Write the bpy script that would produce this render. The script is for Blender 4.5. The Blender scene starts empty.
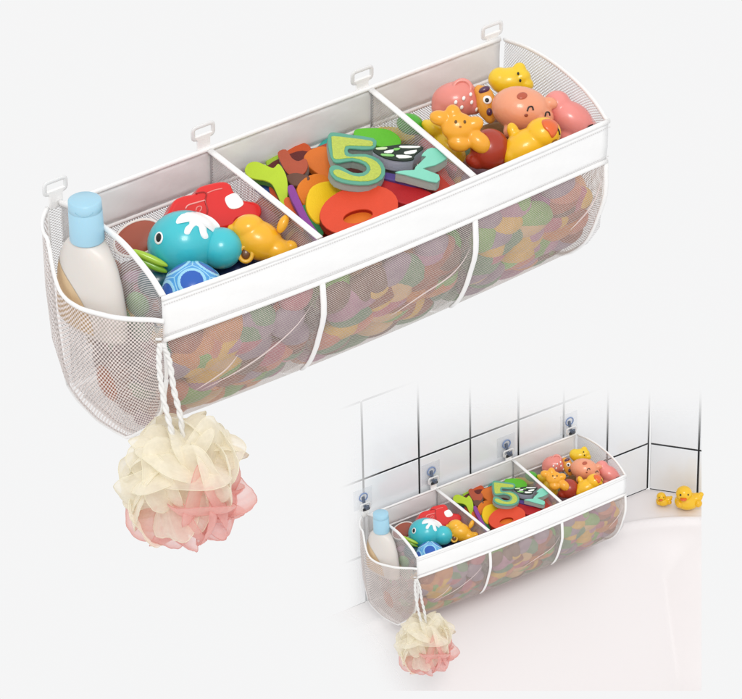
import bpy, bmesh, math, random
from mathutils import Vector, Matrix, Quaternion
random.seed(7)
PI = math.pi
scene = bpy.context.scene
COL = scene.collection

# ------------------------------------------------------------------ camera (long lens, looking down on the organizer)
AZ, PITCH, DIST, CX, CY, F, PW, PH = .6004, .6225, 4.0, 338.9, 230.7, 3465.1, 742., 699.
ca, sa, cp, sp = math.cos(AZ), math.sin(AZ), math.cos(PITCH), math.sin(PITCH)
FWD = Vector((sa*cp, ca*cp, -sp)); RIGHT = Vector((ca, -sa, 0)); UP = RIGHT.cross(FWD)
C0 = Vector((.305, -.1, -.1))
CAM = C0 - FWD*DIST
S = DIST/F                                     # metres per photo pixel at the organizer
VIEW3 = Matrix((RIGHT, UP, -FWD)).transposed()  # columns

def ray(px, py): return FWD + RIGHT*((px-CX)/F) - UP*((py-CY)/F)
def at(px, py, x=None, y=None, z=None):
    d = ray(px, py)
    i, v = (0, x) if x is not None else (1, y) if y is not None else (2, z)
    return CAM + d*((v-CAM[i])/d[i])
def atp(px, py, p0, n):
    d = ray(px, py); return CAM + d*((p0-CAM).dot(n)/d.dot(n))

cam_d = bpy.data.cameras.new('camera'); cam = bpy.data.objects.new('camera', cam_d); COL.objects.link(cam)
cam.matrix_world = Matrix.Translation(CAM) @ VIEW3.to_4x4()
cam_d.sensor_fit = 'HORIZONTAL'; cam_d.sensor_width = 36; cam_d.lens = F/PW*36
cam_d.shift_x = (PW/2-CX)/PW; cam_d.shift_y = -(PH/2-CY)/PW
cam_d.clip_end = 200; scene.camera = cam

# second frame: the bathroom corner, eight metres off, turned so that it is seen from the same side
U0, V0 = 414+.475*(CX-163), 559+.475*(CY-297)
DRAY = ray(U0, V0); DN = DRAY.normalized()
Q = FWD.rotation_difference(DN).to_matrix()
OB = CAM + DRAY*(DIST/.475)
BATH = Matrix.Translation(OB) @ Q.to_4x4() @ Matrix.Translation(-C0)
BINV = BATH.inverted()

# ------------------------------------------------------------------ materials
def lin(h):
    h = h.lstrip('#'); out = []
    for i in (0, 2, 4):
        c = int(h[i:i+2], 16)/255
        out.append(c/12.92 if c <= .04045 else ((c+.055)/1.055)**2.4)
    return tuple(out)
MATS = {}
def mat(name, hexc, rough=.5, bump=0, bscale=60, var=.0, vscale=30, sss=0, coat=0, spec=.5, metal=0, transmission=0, alpha=1):
    if name in MATS: return MATS[name]
    m = bpy.data.materials.new(name); m.use_nodes = True; nt = m.node_tree; b = nt.nodes['Principled BSDF']
    c = lin(hexc)
    b.inputs['Base Color'].default_value = (*c, 1); b.inputs['Roughness'].default_value = rough
    b.inputs['Specular IOR Level'].default_value = spec; b.inputs['Metallic'].default_value = metal
    b.inputs['Coat Weight'].default_value = coat; b.inputs['Coat Roughness'].default_value = .08
    b.inputs['Transmission Weight'].default_value = transmission; b.inputs['Alpha'].default_value = alpha
    if sss: b.inputs['Subsurface Weight'].default_value = sss; b.inputs['Subsurface Scale'].default_value = .006; b.inputs['Subsurface Radius'].default_value = (1, .5, .3)
    tc = nt.nodes.new('ShaderNodeTexCoord')
    if var:
        n = nt.nodes.new('ShaderNodeTexNoise'); n.inputs['Scale'].default_value = vscale; n.inputs['Detail'].default_value = 4
        nt.links.new(tc.outputs['Object'], n.inputs['Vector'])
        mx = nt.nodes.new('ShaderNodeMix'); mx.data_type = 'RGBA'
        mx.inputs[6].default_value = (*[v*(1-var) for v in c], 1); mx.inputs[7].default_value = (*[min(1, v*(1+var)) for v in c], 1)
        nt.links.new(n.outputs['Fac'], mx.inputs[0]); nt.links.new(mx.outputs[2], b.inputs['Base Color'])
    if bump:
        n = nt.nodes.new('ShaderNodeTexNoise'); n.inputs['Scale'].default_value = bscale; n.inputs['Detail'].default_value = 5
        nt.links.new(tc.outputs['Object'], n.inputs['Vector'])
        bp = nt.nodes.new('ShaderNodeBump'); bp.inputs['Strength'].default_value = bump; bp.inputs['Distance'].default_value = .002
        nt.links.new(n.outputs['Fac'], bp.inputs['Height']); nt.links.new(bp.outputs['Normal'], b.inputs['Normal'])
    MATS[name] = m; return m
def vinyl(h): return mat('vinyl_'+h, h, .28, bump=.12, bscale=45, var=.07, vscale=35, sss=.12, coat=.25)
def foam(h): return mat('foam_'+h, h, .55, bump=.25, bscale=500, var=.06, vscale=60, spec=.4)
def ink(h): return mat('ink_'+h, h, .4)
FABRIC = mat('white_fabric', '#F4F4F4', .75, bump=.25, bscale=90, var=.02, vscale=20, spec=.2)
BIND = mat('white_binding', '#F4F3F2', .6, bump=.3, bscale=400, spec=.3)
PLASTIC = mat('white_plastic', '#F0F0F0', .3, alpha=.8)
ROPE = mat('white_cord', '#E9E8E6', .8, bump=.6, bscale=600)
METAL = mat('grommet_metal', '#9A9A9A', .3, metal=1)

def net(name, hexc, ku, kv, thr, film, soft=.12, wob=0, filmhex=None, stripes=0):
    """woven net: staggered holes cut by UVs measured in metres; film is how much the holes are closed"""
    m = bpy.data.materials.new(name); m.use_nodes = True; nt = m.node_tree; N = nt.nodes; Lk = nt.links
    b = N['Principled BSDF']; b.inputs['Roughness'].default_value = .55; b.inputs['Specular IOR Level'].default_value = .3
    uv = N.new('ShaderNodeUVMap'); uv.uv_map = 'UVMap'
    vec = uv.outputs['UV']
    if wob:
        nz = N.new('ShaderNodeTexNoise'); nz.inputs['Scale'].default_value = 28; nz.inputs['Detail'].default_value = 3
        Lk.new(vec, nz.inputs['Vector'])
        ms = N.new('ShaderNodeVectorMath'); ms.operation = 'MULTIPLY_ADD'
        Lk.new(nz.outputs['Color'], ms.inputs[0]); ms.inputs[1].default_value = (wob, wob, 0); Lk.new(vec, ms.inputs[2]); vec = ms.outputs[0]
    s = N.new('ShaderNodeSeparateXYZ'); Lk.new(vec, s.inputs[0])
    def M(op, a, b_=None):
        n = N.new('ShaderNodeMath'); n.operation = op
        for i, v in enumerate((a, b_)):
            if v is None: continue
            if isinstance(v, (int, float)): n.inputs[i].default_value = v
            else: Lk.new(v, n.inputs[i])
        return n.outputs[0]
    cu = M('COSINE', M('MULTIPLY', s.outputs[0], PI/ku)); cv = M('COSINE', M('MULTIPLY', s.outputs[1], PI/kv))
    f = M('MULTIPLY', cu, cv)
    mr = N.new('ShaderNodeMapRange'); mr.interpolation_type = 'SMOOTHSTEP'
    mr.inputs['From Min'].default_value = thr-soft; mr.inputs['From Max'].default_value = thr+soft
    mr.inputs['To Min'].default_value = 1; mr.inputs['To Max'].default_value = film
    Lk.new(f, mr.inputs['Value'])
    al = mr.outputs['Result']
    c = lin(hexc); nz2 = N.new('ShaderNodeTexNoise'); nz2.inputs['Scale'].default_value = 45; nz2.inputs['Detail'].default_value = 6
    Lk.new(uv.outputs['UV'], nz2.inputs['Vector'])
    mx = N.new('ShaderNodeMix'); mx.data_type = 'RGBA'
    mx.inputs[6].default_value = (*[v*.72 for v in c], 1); mx.inputs[7].default_value = (*[min(1, v*1.15) for v in c], 1)
    Lk.new(nz2.outputs['Fac'], mx.inputs[0]); Lk.new(mx.outputs[2], b.inputs['Base Color'])
    if stripes:   # slubs: threads of uneven thickness
        nz3 = N.new('ShaderNodeTexNoise'); nz3.inputs['Scale'].default_value = 1; nz3.inputs['Detail'].default_value = 2
        mp = N.new('ShaderNodeMapping'); mp.inputs['Scale'].default_value = (90, 900, 1); Lk.new(vec, mp.inputs[0]); Lk.new(mp.outputs[0], nz3.inputs['Vector'])
        nz4 = N.new('ShaderNodeTexNoise'); nz4.inputs['Scale'].default_value = 1; nz4.inputs['Detail'].default_value = 2
        mp4 = N.new('ShaderNodeMapping'); mp4.inputs['Scale'].default_value = (900, 120, 1); Lk.new(vec, mp4.inputs[0]); Lk.new(mp4.outputs[0], nz4.inputs['Vector'])
        k = M('ADD', nz3.outputs['Fac'], nz4.outputs['Fac'])
        al = M('MULTIPLY', al, M('ADD', M('MULTIPLY', k, stripes), 1-stripes))
    Lk.new(al, b.inputs['Alpha'])
    return m
NET_SIDE = net('side_net', '#E6DAD5', .0029, .0032, .02, .03)
NET_FRONT = net('front_net', '#D2C7C0', .0014, .0014, -.16, .04, soft=.3, wob=.004, stripes=.7)
NET_INNER = net('inner_net', '#DCDADA', .0017, .0018, -.08, .06, soft=.3)
FILM = net('clear_end_net', '#D9DADC', .0022, .0022, .0, .05, soft=.2)

# ------------------------------------------------------------------ object helpers
def new_obj(name, me, m, parent=None):
    o = bpy.data.objects.new(name, me); COL.objects.link(o)
    if m is not None:
        for mm in (m if isinstance(m, (list, tuple)) else [m]): me.materials.append(mm)
    if parent is not None:
        o.parent = parent; me.transform(world_of(parent).inverted())
    else:
        if me.vertices:
            c = sum((v.co for v in me.vertices), Vector())/len(me.vertices)
            me.transform(Matrix.Translation(-c)); o.matrix_basis = Matrix.Translation(c)
    return o
def world_of(o):
    return (world_of(o.parent) @ o.matrix_basis) if o.parent else o.matrix_basis.copy()
def obj(name, bm, m, parent=None, smooth=True, bevel=0, segs=2):
    me = bpy.data.meshes.new(name); bmesh.ops.recalc_face_normals(bm, faces=bm.faces)
    for f in bm.faces: f.smooth = smooth
    bm.to_mesh(me); bm.free()
    o = new_obj(name, me, m, parent)
    if bevel:
        b = o.modifiers.new('bevel', 'BEVEL'); b.width = bevel; b.segments = segs; b.limit_method = 'ANGLE'; b.angle_limit = math.radians(40)
        b.harden_normals = False
    return o
def tag(o, label, cat, group=None, kind=None):
    if label: o['label'] = label
    if cat: o['category'] = cat
    if group: o['group'] = group
    if kind: o['kind'] = kind
    return o
def thing(name, label, cat, loc, group=None):
    o = bpy.data.objects.new(name, None); COL.objects.link(o); o.empty_display_size = .02
    o.matrix_basis = Matrix.Translation(Vector(loc)); return tag(o, label, cat, group)

def catmull(pts, closed=False, k=6):
    pts = [Vector(p) for p in pts]; n = len(pts); out = []
    rng = range(n) if closed else range(n-1)
    for i in rng:
        if closed: a, b, c, d = pts[i-1], pts[i], pts[(i+1) % n], pts[(i+2) % n]
        else: a, b, c, d = pts[max(i-1, 0)], pts[i], pts[i+1], pts[min(i+2, n-1)]
        for j in range(k):
            t = j/k
            out.append(.5*((2*b)+(c-a)*t+(2*a-5*b+4*c-d)*t*t+(3*b-a-3*c+d)*t**3))
    if not closed: out.append(pts[-1])
    return out
def tube(bm, pts, r, n=8, closed=False, caps=True, flat=None):
    """r: number or list; flat=(normal, ratio) squashes the section along normal"""
    pts = [Vector(p) for p in pts]; m = len(pts); rings = []
    prev = None
    for i, p in enumerate(pts):
        if closed: t = pts[(i+1) % m]-pts[i-1]
        else: t = pts[min(i+1, m-1)]-pts[max(i-1, 0)]
        t.normalize()
        if prev is None:
            a = t.cross(Vector((0, 0, 1)));  a = a if a.length > .1 else t.cross(Vector((0, 1, 0)))
        else: a = prev-t*prev.dot(t)
        a.normalize(); prev = a; b = t.cross(a)
        rr = r[i] if isinstance(r, (list, tuple)) else r
        ring = []
        for k in range(n):
            an = 2*PI*k/n; v = a*math.cos(an)*rr+b*math.sin(an)*rr
            if flat: nn = Vector(flat[0]).normalized(); v -= nn*v.dot(nn)*(1-flat[1])
            ring.append(bm.verts.new(p+v))
        rings.append(ring)
    for i in range(m if closed else m-1):
        A, B = rings[i], rings[(i+1) % m]
        for k in range(n): bm.faces.new((A[k], A[(k+1) % n], B[(k+1) % n], B[k]))
    if caps and not closed: bm.faces.new(rings[0][::-1]); bm.faces.new(rings[-1])
def ellipsoid(bm, c, r, R=None, u=24, v=16, matidx=0):
    R = R or Matrix.Identity(3); g = []
    for j in range(1, v):
        ph = PI*j/v; g.append([bm.verts.new(Vector(c)+R@Vector((r[0]*math.sin(ph)*math.cos(2*PI*i/u), r[1]*math.sin(ph)*math.sin(2*PI*i/u), r[2]*math.cos(ph)))) for i in range(u)])
    t = bm.verts.new(Vector(c)+R@Vector((0, 0, r[2]))); b = bm.verts.new(Vector(c)-R@Vector((0, 0, r[2])))
    fs = []
    for i in range(u):
        fs.append(bm.faces.new((t, g[0][i], g[0][(i+1) % u]))); fs.append(bm.faces.new((b, g[-1][(i+1) % u], g[-1][i])))
        for j in range(v-2): fs.append(bm.faces.new((g[j][i], g[j+1][i], g[j+1][(i+1) % u], g[j][(i+1) % u])))
    for f in fs: f.material_index = matidx
def box(bm, lo, hi, M=None):
    x0, y0, z0 = lo; x1, y1, z1 = hi; vs = []
    for p in ((x0,y0,z0),(x1,y0,z0),(x1,y1,z0),(x0,y1,z0),(x0,y0,z1),(x1,y0,z1),(x1,y1,z1),(x0,y1,z1)):
        p = Vector(p); vs.append(bm.verts.new(M@p if M else p))
    fs = []
    for f in ((0,3,2,1),(4,5,6,7),(0,1,5,4),(1,2,6,5),(2,3,7,6),(3,0,4,7)): fs.append(bm.faces.new([vs[i] for i in f]))
    return fs
def grid(bm, fn, nu, nv):
    """surface fn(u,v) with UVs in metres"""
    uvl = bm.loops.layers.uv.get('UVMap') or bm.loops.layers.uv.new('UVMap')
    P = [[Vector(fn(i/nu, j/nv)) for j in range(nv+1)] for i in range(nu+1)]
    mu, mv = nu//2, nv//2; us = [0]; vs = [0]
    for i in range(nu): us.append(us[-1]+(P[i+1][mv]-P[i][mv]).length)
    for j in range(nv): vs.append(vs[-1]+(P[mu][j+1]-P[mu][j]).length)
    V = [[bm.verts.new(p) for p in row] for row in P]
    for i in range(nu):
        for j in range(nv):
            q = [(i, j), (i+1, j), (i+1, j+1), (i, j+1)]
            try: f = bm.faces.new([V[a][b] for a, b in q])
            except ValueError: continue
            for lp, (a, b) in zip(f.loops, q): lp[uvl].uv = (us[a], vs[b])
    return V
def thicken(bm, off):
    fs = list(bm.faces); ex = bmesh.ops.extrude_face_region(bm, geom=fs)
    new = [e for e in ex['geom'] if isinstance(e, bmesh.types.BMVert)]
    for v_ in new: v_.co += Vector(off)
    bm.faces.ensure_lookup_table()
    keep = set(f for f in ex['geom'] if isinstance(f, bmesh.types.BMFace))
    # put the untouched outer sheet back where extrude removed it
    if not any(f.is_valid and f not in keep and len(f.verts) == 4 and all(v_ not in new for v_ in f.verts) for f in bm.faces):
        bmesh.ops.holes_fill(bm, edges=[e for e in bm.edges if e.is_boundary], sides=0)
def interp(tab, x):
    tab = sorted(tab)
    if x <= tab[0][0]: return tab[0][1]
    for (a, b), (c, d) in zip(tab, tab[1:]):
        if x <= c: t = (x-a)/(c-a); t = t*t*(3-2*t)*.0+t; return b+(d-b)*t
    return tab[-1][1]
def BM(): return bmesh.new()

# ------------------------------------------------------------------ view-turned toys, sizes in photo pixels
class V:
    """frame at a pixel with a set depth in the bin (world y); toys lie tilted back against the heap, facing up-left"""
    def __init__(s, px, py, y=None, z=None):
        s.px, s.py = px, py; s.o = at(px, py, y=y, z=z)
        s.k = S*((s.o-CAM).dot(FWD)/DIST)
    def p(s, px, py, dz=0): return s.o + (RIGHT*(px-s.px) - UP*(py-s.py) - FWD*dz)*s.k
    def R(s, rot=0): return VIEW3 @ Matrix.Rotation(-math.radians(rot), 3, 'Z')
    def ell(s, bm, px, py, dz, rx, ry, rz, rot=0, mi=0, u=24, v=16):
        ellipsoid(bm, s.p(px, py, dz), (rx*s.k, ry*s.k, rz*s.k), s.R(rot), u, v, mi)
    def on(s, px, py, c):   # depth on the front of ellipsoid c=(px,py,dz,rx,ry,rz,rot)
        a = math.radians(c[6] if len(c) > 6 else 0); dx, dy = px-c[0], py-c[1]
        x = dx*math.cos(a)+dy*math.sin(a); y = -dx*math.sin(a)+dy*math.cos(a)
        q = 1-(x/c[3])**2-(y/c[4])**2
        return c[2]+c[5]*math.sqrt(max(q, .02))
def blob(name, v, parts, m, parent, voxel=1.3, smooth=10):
    """ellipsoids melted into one smooth body"""
    bm = BM()
    for c in parts: v.ell(bm, *c)
    me = bpy.data.meshes.new(name); bm.to_mesh(me); bm.free()
    t = bpy.data.objects.new('tmp', me); COL.objects.link(t)
    r = t.modifiers.new('r', 'REMESH'); r.mode = 'VOXEL'; r.voxel_size = voxel*v.k; r.use_smooth_shade = True
    s = t.modifiers.new('s', 'SMOOTH'); s.factor = .6; s.iterations = smooth
    dg = bpy.context.evaluated_depsgraph_get(); dg.update()
    me2 = bpy.data.meshes.new_from_object(t.evaluated_get(dg)); bpy.data.objects.remove(t); me2.name = name
    for p in me2.polygons: p.use_smooth = True
    me2.materials.clear()
    return new_obj(name, me2, m, parent)
def spot(name, v, px, py, c, rx, ry, m, parent, rot=0, thick=1.2):
    """a small raised spot that lies on ellipsoid c"""
    bm = BM(); dz = v.on(px, py, c); p = v.p(px, py, dz)
    # normal of the ellipsoid (approximate as sphere-like)
    cc = v.p(c[0], c[1], c[2]); n = (p-cc).normalized()
    a = RIGHT - n*RIGHT.dot(n); a.normalize(); b = n.cross(a)
    R = Matrix((a, b, n)).transposed() @ Matrix.Rotation(-math.radians(rot), 3, 'Z')
    ellipsoid(bm, p, (rx*v.k, ry*v.k, thick*v.k), R, 16, 8)
    return obj(name, bm, m, parent)
def line_on(name, v, pts, c, r, m, parent, lift=.2):
    bm = BM(); P = catmull([v.p(x, y, v.on(x, y, c)+lift) for x, y in pts], k=5); tube(bm, P, r*v.k, 6)
    return obj(name, bm, m, parent)

BIG, SMALL = 'in large organizer', 'in small bathtub organizer'
MAIN = []      # (root object, label of the copy)
def reg(o, small_label, small_group=None): MAIN.append((o, small_label, small_group)); return o
def toy(name, lab, cat, v, group=None, sg=None):
    o = thing(name, lab+', '+BIG, cat, v.o, group); return reg(o, lab+', '+SMALL, sg)

# ================================================================== THE ORGANIZER
LEN = .61
def yf(x): return -.209-.009*math.sin(PI*min(max(x/LEN, 0), 1))
PROF = [(0, 0), (0, -.057), (-.003, -.1), (.006, -.135), (.016, -.165), (.034, -.198), (.075, -.237), (.13, -.25), (.205, -.256)]
PROFS = catmull([(a, b, 0) for a, b in PROF[1:]], k=5)
def prof(x, s):  # s 0..1 along the front and under to the back
    i = s*(len(PROFS)-1); j = min(int(i), len(PROFS)-2); p = PROFS[j].lerp(PROFS[j+1], i-j)
    y = yf(x)+p[0]; y = min(y, -.001) if s > .9 else y
    return y, p[1]
org = thing('bath_toy_organizer', 'large white hanging mesh organizer with three filled bins and side pocket, floating', 'organizer', (0.3, -.1, -.255), None)
reg(org, 'small white hanging mesh organizer with three filled bins, hung on the tiled wall')
XD = [(at(209, 150, y=0).x, at(320, 238, z=0).x), (at(370, 89, y=0).x, at(476, 178, z=0).x)]
def wob(a, b, c): return math.sin(a*37+b*11)*math.sin(b*29+c)*.5+math.sin(a*91+c*3)*.25

# front and bottom net, one sheet per bin
xs = [0, XD[0][1], XD[1][1], LEN-.003]
for k in range(3):
    bm = BM(); a, b = xs[k]+.001, xs[k+1]-.001
    def fn(u, v, a=a, b=b):
        x = a+(b-a)*u; y, z = prof(x, v); w = math.sin(PI*u)*math.sin(PI*min(v*1.6, 1))
        return (x, y-.0025*w+.0012*w*wob(u*2, v*3, k), z-.001*w*wob(v*2, u*3, k))
    grid(bm, fn, 40, 40)
    obj('front_net', bm, NET_FRONT, org)
# clear creases pressed into the front nets
CRS = [((.05, .5), (.10, .42), (.14, .3), (.19, .1)), ((.30, .5), (.34, .4), (.38, .32), (.405, .15)), ((.04, .48), (.075, .37), (.09, .25)), ((.56, .42), (.58, .3), (.6, .1))]
for c in CRS:
    bm = BM(); P = []
    for q in catmull([(a, b, 0) for a, b in c], k=6):
        y, z = prof(q[0], q[1]*.75); u = [(q[0]-xs[i])/(xs[i+1]-xs[i]) for i in range(3) if xs[i] <= q[0] <= xs[i+1]]
        P.append(Vector((q[0], y-.0025*math.sin(PI*u[0])*math.sin(PI*min(q[1]*1.2, 1))-.001, z)))
    n = len(P); tube(bm, P, [.0011*math.sin(PI*(i+.3)/(n)) for i in range(n)], 6)
    obj('net_crease', bm, mat('crease', '#F2E4E2', .3, alpha=.5), org)
# ribs
for k in (1, 2):
    bm = BM(); P = [Vector((xs[k], prof(xs[k], s/20)[0]-.002, prof(xs[k], s/20)[1])) for s in range(0, 13)]
    tube(bm, P, .0042, 8, flat=((0, 1, .3), .35)); obj('rib_trim', bm, BIND, org)
for x in (0.0, LEN-.003):
    bm = BM(); P = [Vector((x, prof(x, s/20)[0]-.0005, prof(x, s/20)[1])) for s in range(0, 20)]
    tube(bm, P, .0026 if x == 0 else .0036, 8, flat=((0, 1, .3), .6)); obj('edge_piping', bm, BIND, org)
# front band
bm = BM()
def bandf(u, v):
    x = -.0015+(LEN-.0015)*u; return (x, yf(x)-.0015-.0012*math.sin(PI*v)+.0014*math.sin(PI*v)*wob(u*1.3, v*.6, 1)+.0005*wob(u*5, v*2, 4), -.002-.053*v)
grid(bm, bandf, 60, 8)
thicken(bm, (0, .0014, 0))
obj('front_band', bm, FABRIC, org)
for z, rr in ((-.0005, .0034), (-.0565, .0034)):
    bm = BM(); tube(bm, [Vector((x, yf(x)-.002, z-.001*math.sin(PI*x/LEN*2))) for x in [-.002+i*(LEN)/40 for i in range(41)]], rr, 8, flat=((0, 1, 0), .6))
    obj('band_binding', bm, BIND, org)
# stitching line on band
for zz in (-.0085, -.0495):
    bm = BM()
    for i in range(200):
        x = i*LEN/200; box(bm, (x, yf(x)-.0036, zz-.0003), (x+.0018, yf(x)-.0026, zz+.0003))
    obj('stitching', bm, mat('thread', '#D2D0D0', .8), org, smooth=False)
# back band and lower back net
bm = BM(); grid(bm, lambda u, v: (-.002+(LEN)*u, .001+.0015*wob(u*1.5, v*.5, 2), -.052*v), 60, 6)
thicken(bm, (0, .0016, 0)); obj('back_band', bm, FABRIC, org)
for z, rr in ((.0005, .0032), (-.0535, .0026)):
    bm = BM(); tube(bm, [Vector((-.002+i*LEN/30, .0005, z)) for i in range(31)], rr, 8, flat=((0, 1, 0), .8)); obj('band_binding', bm, BIND, org)
bm = BM(); grid(bm, lambda u, v: (LEN*u-.001, .001, -.054-.2*v), 20, 12); obj('back_net', bm, NET_INNER, org)
# dividers
def zbot(y):
    return interp([(-.22, -.10), (-.207, -.152), (-.185, -.191), (-.139, -.237), (-.08, -.25), (0, -.256)], y)
for (xa, xb) in XD:
    bm = BM()
    def fn(u, v, xa=xa, xb=xb):
        y = -.001+(-.213)*u; x = xa+(xb-xa)*u+.003*math.sin(PI*u)*math.sin(PI*v); zb = zbot(y); return (x, y, zb*v)
    grid(bm, fn, 20, 16); obj('divider_net', bm, NET_INNER, org)
    bm = BM(); tube(bm, [Vector((xa+(xb-xa)*i/12, -.001-.213*i/12, .0+.001*math.sin(PI*i/12))) for i in range(13)], .0045, 8, flat=((0, 0, 1), .5)); obj('divider_trim', bm, BIND, org)
    bm = BM(); tube(bm, [Vector((xa+(xb-xa)*i/12+.0012, -.001-.211*i/12, -.052)) for i in range(13)], .0016, 6); obj('divider_trim', bm, BIND, org)
    bm = BM(); tube(bm, [Vector((xa+.001, -.003, -.052*i/4)) for i in range(5)], .0018, 6); obj('divider_seam', bm, mat('seam_grey', '#A9A9AB', .7), org)
# end panels with arched tops
LA = catmull([at(61, 203, y=.001), at(79, 210, x=-.001), at(101, 225, x=-.003), at(122, 242, x=-.003), at(138, 260, x=-.002), at(152, 278, x=-.001), at(163, 296, z=0)], k=5)
RA = catmull([at(505, 40, y=.001), at(526, 47, x=.612), at(548, 59, x=.614), at(568, 74, x=.614), at(584, 89, x=.613), at(597, 105, x=.611), at(607, 121, x=.609)], k=5)
for arch, mm, rr in ((LA, NET_INNER, .0056), (RA, FILM, .0040)):
    n = len(arch)-1
    bm = BM()
    def fn(u, v):
        i = u*n; j = min(int(i), n-1); p = arch[j].lerp(arch[j+1], i-j); y = max(min(p.y, -.0), -.212); zb = zbot(y)
        return (p.x*(1-v)+v*(0 if p.x < .3 else LEN-.003), p.y, p.z+(zb-p.z)*v)
    grid(bm, fn, n, 14); obj('end_net', bm, mm, org)
    bm = BM(); tube(bm, arch, rr, 8, flat=((1, .3, .6), .55)); obj('end_trim', bm, BIND, org)
# pocket on the left end
YB = .004
def pkb(t): return interp([(0, .018), (.06, .031), (.15, .044), (.35, .054), (.55, .050), (.75, .032), (.9, .012), (1, .0015)], t)
ZR = []
for (x_, y_) in ((49, 224), (50, 245), (52, 265), (55, 280), (60, 292), (68, 301), (80, 308), (95, 313), (112, 317), (130, 319), (148, 320), (160, 320)):
    best = min(((abs(at(x_, y_, y=YB-(.213+YB)*t_/200).x+pkb(t_/200)), t_/200) for t_ in range(201)))
    ZR.append((best[1], at(x_, y_, y=YB-(.213+YB)*best[1]).z))
def pk(t, s):
    y = YB-(.213+YB)*t
    b = interp([(0, .018), (.06, .031), (.15, .044), (.35, .054), (.55, .050), (.75, .032), (.9, .012), (1, .0015)], t)
    zr = interp(ZR, t)
    zb = zbot(y) if t < .97 else -.11
    bu = interp([(0, 1), (.3, 1), (.6, .9), (.85, .6), (1, .25)], s)
    return Vector((-b*bu, y, zr+(zb-zr)*s))
bm = BM(); grid(bm, pk, 40, 30); obj('side_pocket', bm, NET_SIDE, org)
bm = BM(); tube(bm, catmull([pk(i/16, 0) for i in range(17)], k=3), .0031, 8, flat=((1, .2, 0), .6)); obj('pocket_trim', bm, BIND, org)
bm = BM(); tube(bm, [pk(i/20, 1) for i in range(21)], .0022, 8); tube(bm, [pk(0, i/14) for i in range(15)], .0024, 8); obj('pocket_piping', bm, BIND, org)
# back-left corner strip of net seen beyond the pocket
bm = BM(); grid(bm, lambda u, v: Vector((0, .001, 0)).lerp(pk(0, 0), u)*(1-v)+v*Vector((0, .001, -.25)).lerp(pk(0, 1), u) if v < 1 else Vector((0, .001, -.25)).lerp(pk(0, 1), u), 6, 20)
obj('end_net', bm, NET_INNER, org)
# grommet and tab at the front-left corner
bm = BM(); c = at(158, 324, x=-.004); nv = -FWD
tube(bm, [c+(RIGHT*math.cos(a)+UP*math.sin(a))*.0032 for a in [2*PI*i/16 for i in range(16)]], .0009, 6, closed=True); obj('grommet', bm, METAL, org)
bm = BM(); box(bm, (-.0035, -.0015, -.010), (.0035, .0015, .010), Matrix.Translation(at(159, 339, x=-.006)) @ VIEW3.to_4x4()); obj('cord_tab', bm, PLASTIC, org, bevel=.001)
# hooks
HX = [at(55, 186, y=.004), at(203, 131, y=.004), at(362, 75, y=.004), at(492, 30, y=.004)]
for h in HX:
    bm = BM(); x, z = h.x, h.z
    w, hh = .0135, .0068
    ring = []
    for sx, sz in ((1, 1), (-1, 1), (-1, -1), (1, -1)):
        for a in range(4):
            an = {(1, 1): 0, (-1, 1): 90, (-1, -1): 180, (1, -1): 270}[(sx, sz)]+a*30
            ring.append(Vector((x+sx*(w-.004)+.004*math.cos(math.radians(an)), .004, z+sz*(hh-.003)+.004*math.sin(math.radians(an)))))
    tube(bm, ring, .0029, 8, closed=True, flat=((0, 1, 0), .6)); hk = obj('hanging_loop', bm, PLASTIC, org)
    bm = BM(); z1_, z0_ = z-hh+.003, -.003; zm = z1_-.007
    q = [(x-.0125, z1_), (x-.0085, zm), (x-.0085, z0_), (x+.0085, z0_), (x+.0085, zm), (x+.0125, z1_)]
    f = bm.faces.new([bm.verts.new((a_, .0022, b_)) for a_, b_ in q]); thicken(bm, (0, .0036, 0)); obj('strap', bm, BIND, hk, smooth=False, bevel=.0008)

# ================================================================== BOTTLE
ptop, pbot = at(84.5, 199, x=-.021), at(93, 318, x=-.025)
ax = (pbot-ptop).normalized(); kk = S
bt = thing('lotion_bottle', 'cream lotion bottle with pale blue cap in side pocket of large organizer', 'bottle', ptop+ax*.16)
reg(bt, 'cream lotion bottle with pale blue cap in side pocket of small organizer above bathtub')
e1 = Vector((0, 1, 0)); e1 = (e1-ax*e1.dot(ax)).normalized(); e2 = ax.cross(e1)
# wide axis turned to face the camera
wv = (e1*-.97+e2*.24) if (e1*-.97+e2*.24).dot(RIGHT) > (e1*-.97-e2*.24).dot(RIGHT) else (e1*-.97-e2*.24); nv_ = ax.cross(wv)
def lathe(bm, prof_, n=32):
    rings = []
    for (d, rw, rn) in prof_:
        rings.append([bm.verts.new(ptop+ax*d+wv*rw*math.cos(2*PI*i/n)+nv_*rn*math.sin(2*PI*i/n)) for i in range(n)])
    for A, B in zip(rings, rings[1:]):
        for i in range(n): bm.faces.new((A[i], A[(i+1) % n], B[(i+1) % n], B[i]))
    bm.faces.new(rings[0][::-1]); bm.faces.new(rings[-1])
bm = BM()
bp_ = [(.0505, .0165, .0165), (.0525, .0195, .0172), (.058, .028, .0178), (.066, .0345, .018), (.078, .041, .0185), (.1, .047, .019), (.13, .051, .0195), (.15, .052, .0195), (.162, .051, .019), (.168, .046, .016)]
lathe(bm, bp_)
obj('bottle_body', bm, mat('bottle_cream', '#DDD7D1', .38, var=.04, vscale=20, sss=.2), bt)
bm = BM(); lathe(bm, [(0, .0165, .0165), (.0012, .0183, .0183), (.012, .0188, .0188), (.0125, .0183, .0183), (.0132, .0188, .0188), (.049, .0195, .0195), (.0505, .019, .019)])
cap = obj('bottle_cap', bm, mat('cap_blue', '#A3CEE2', .35, bump=.05, sss=.1), bt)
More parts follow.
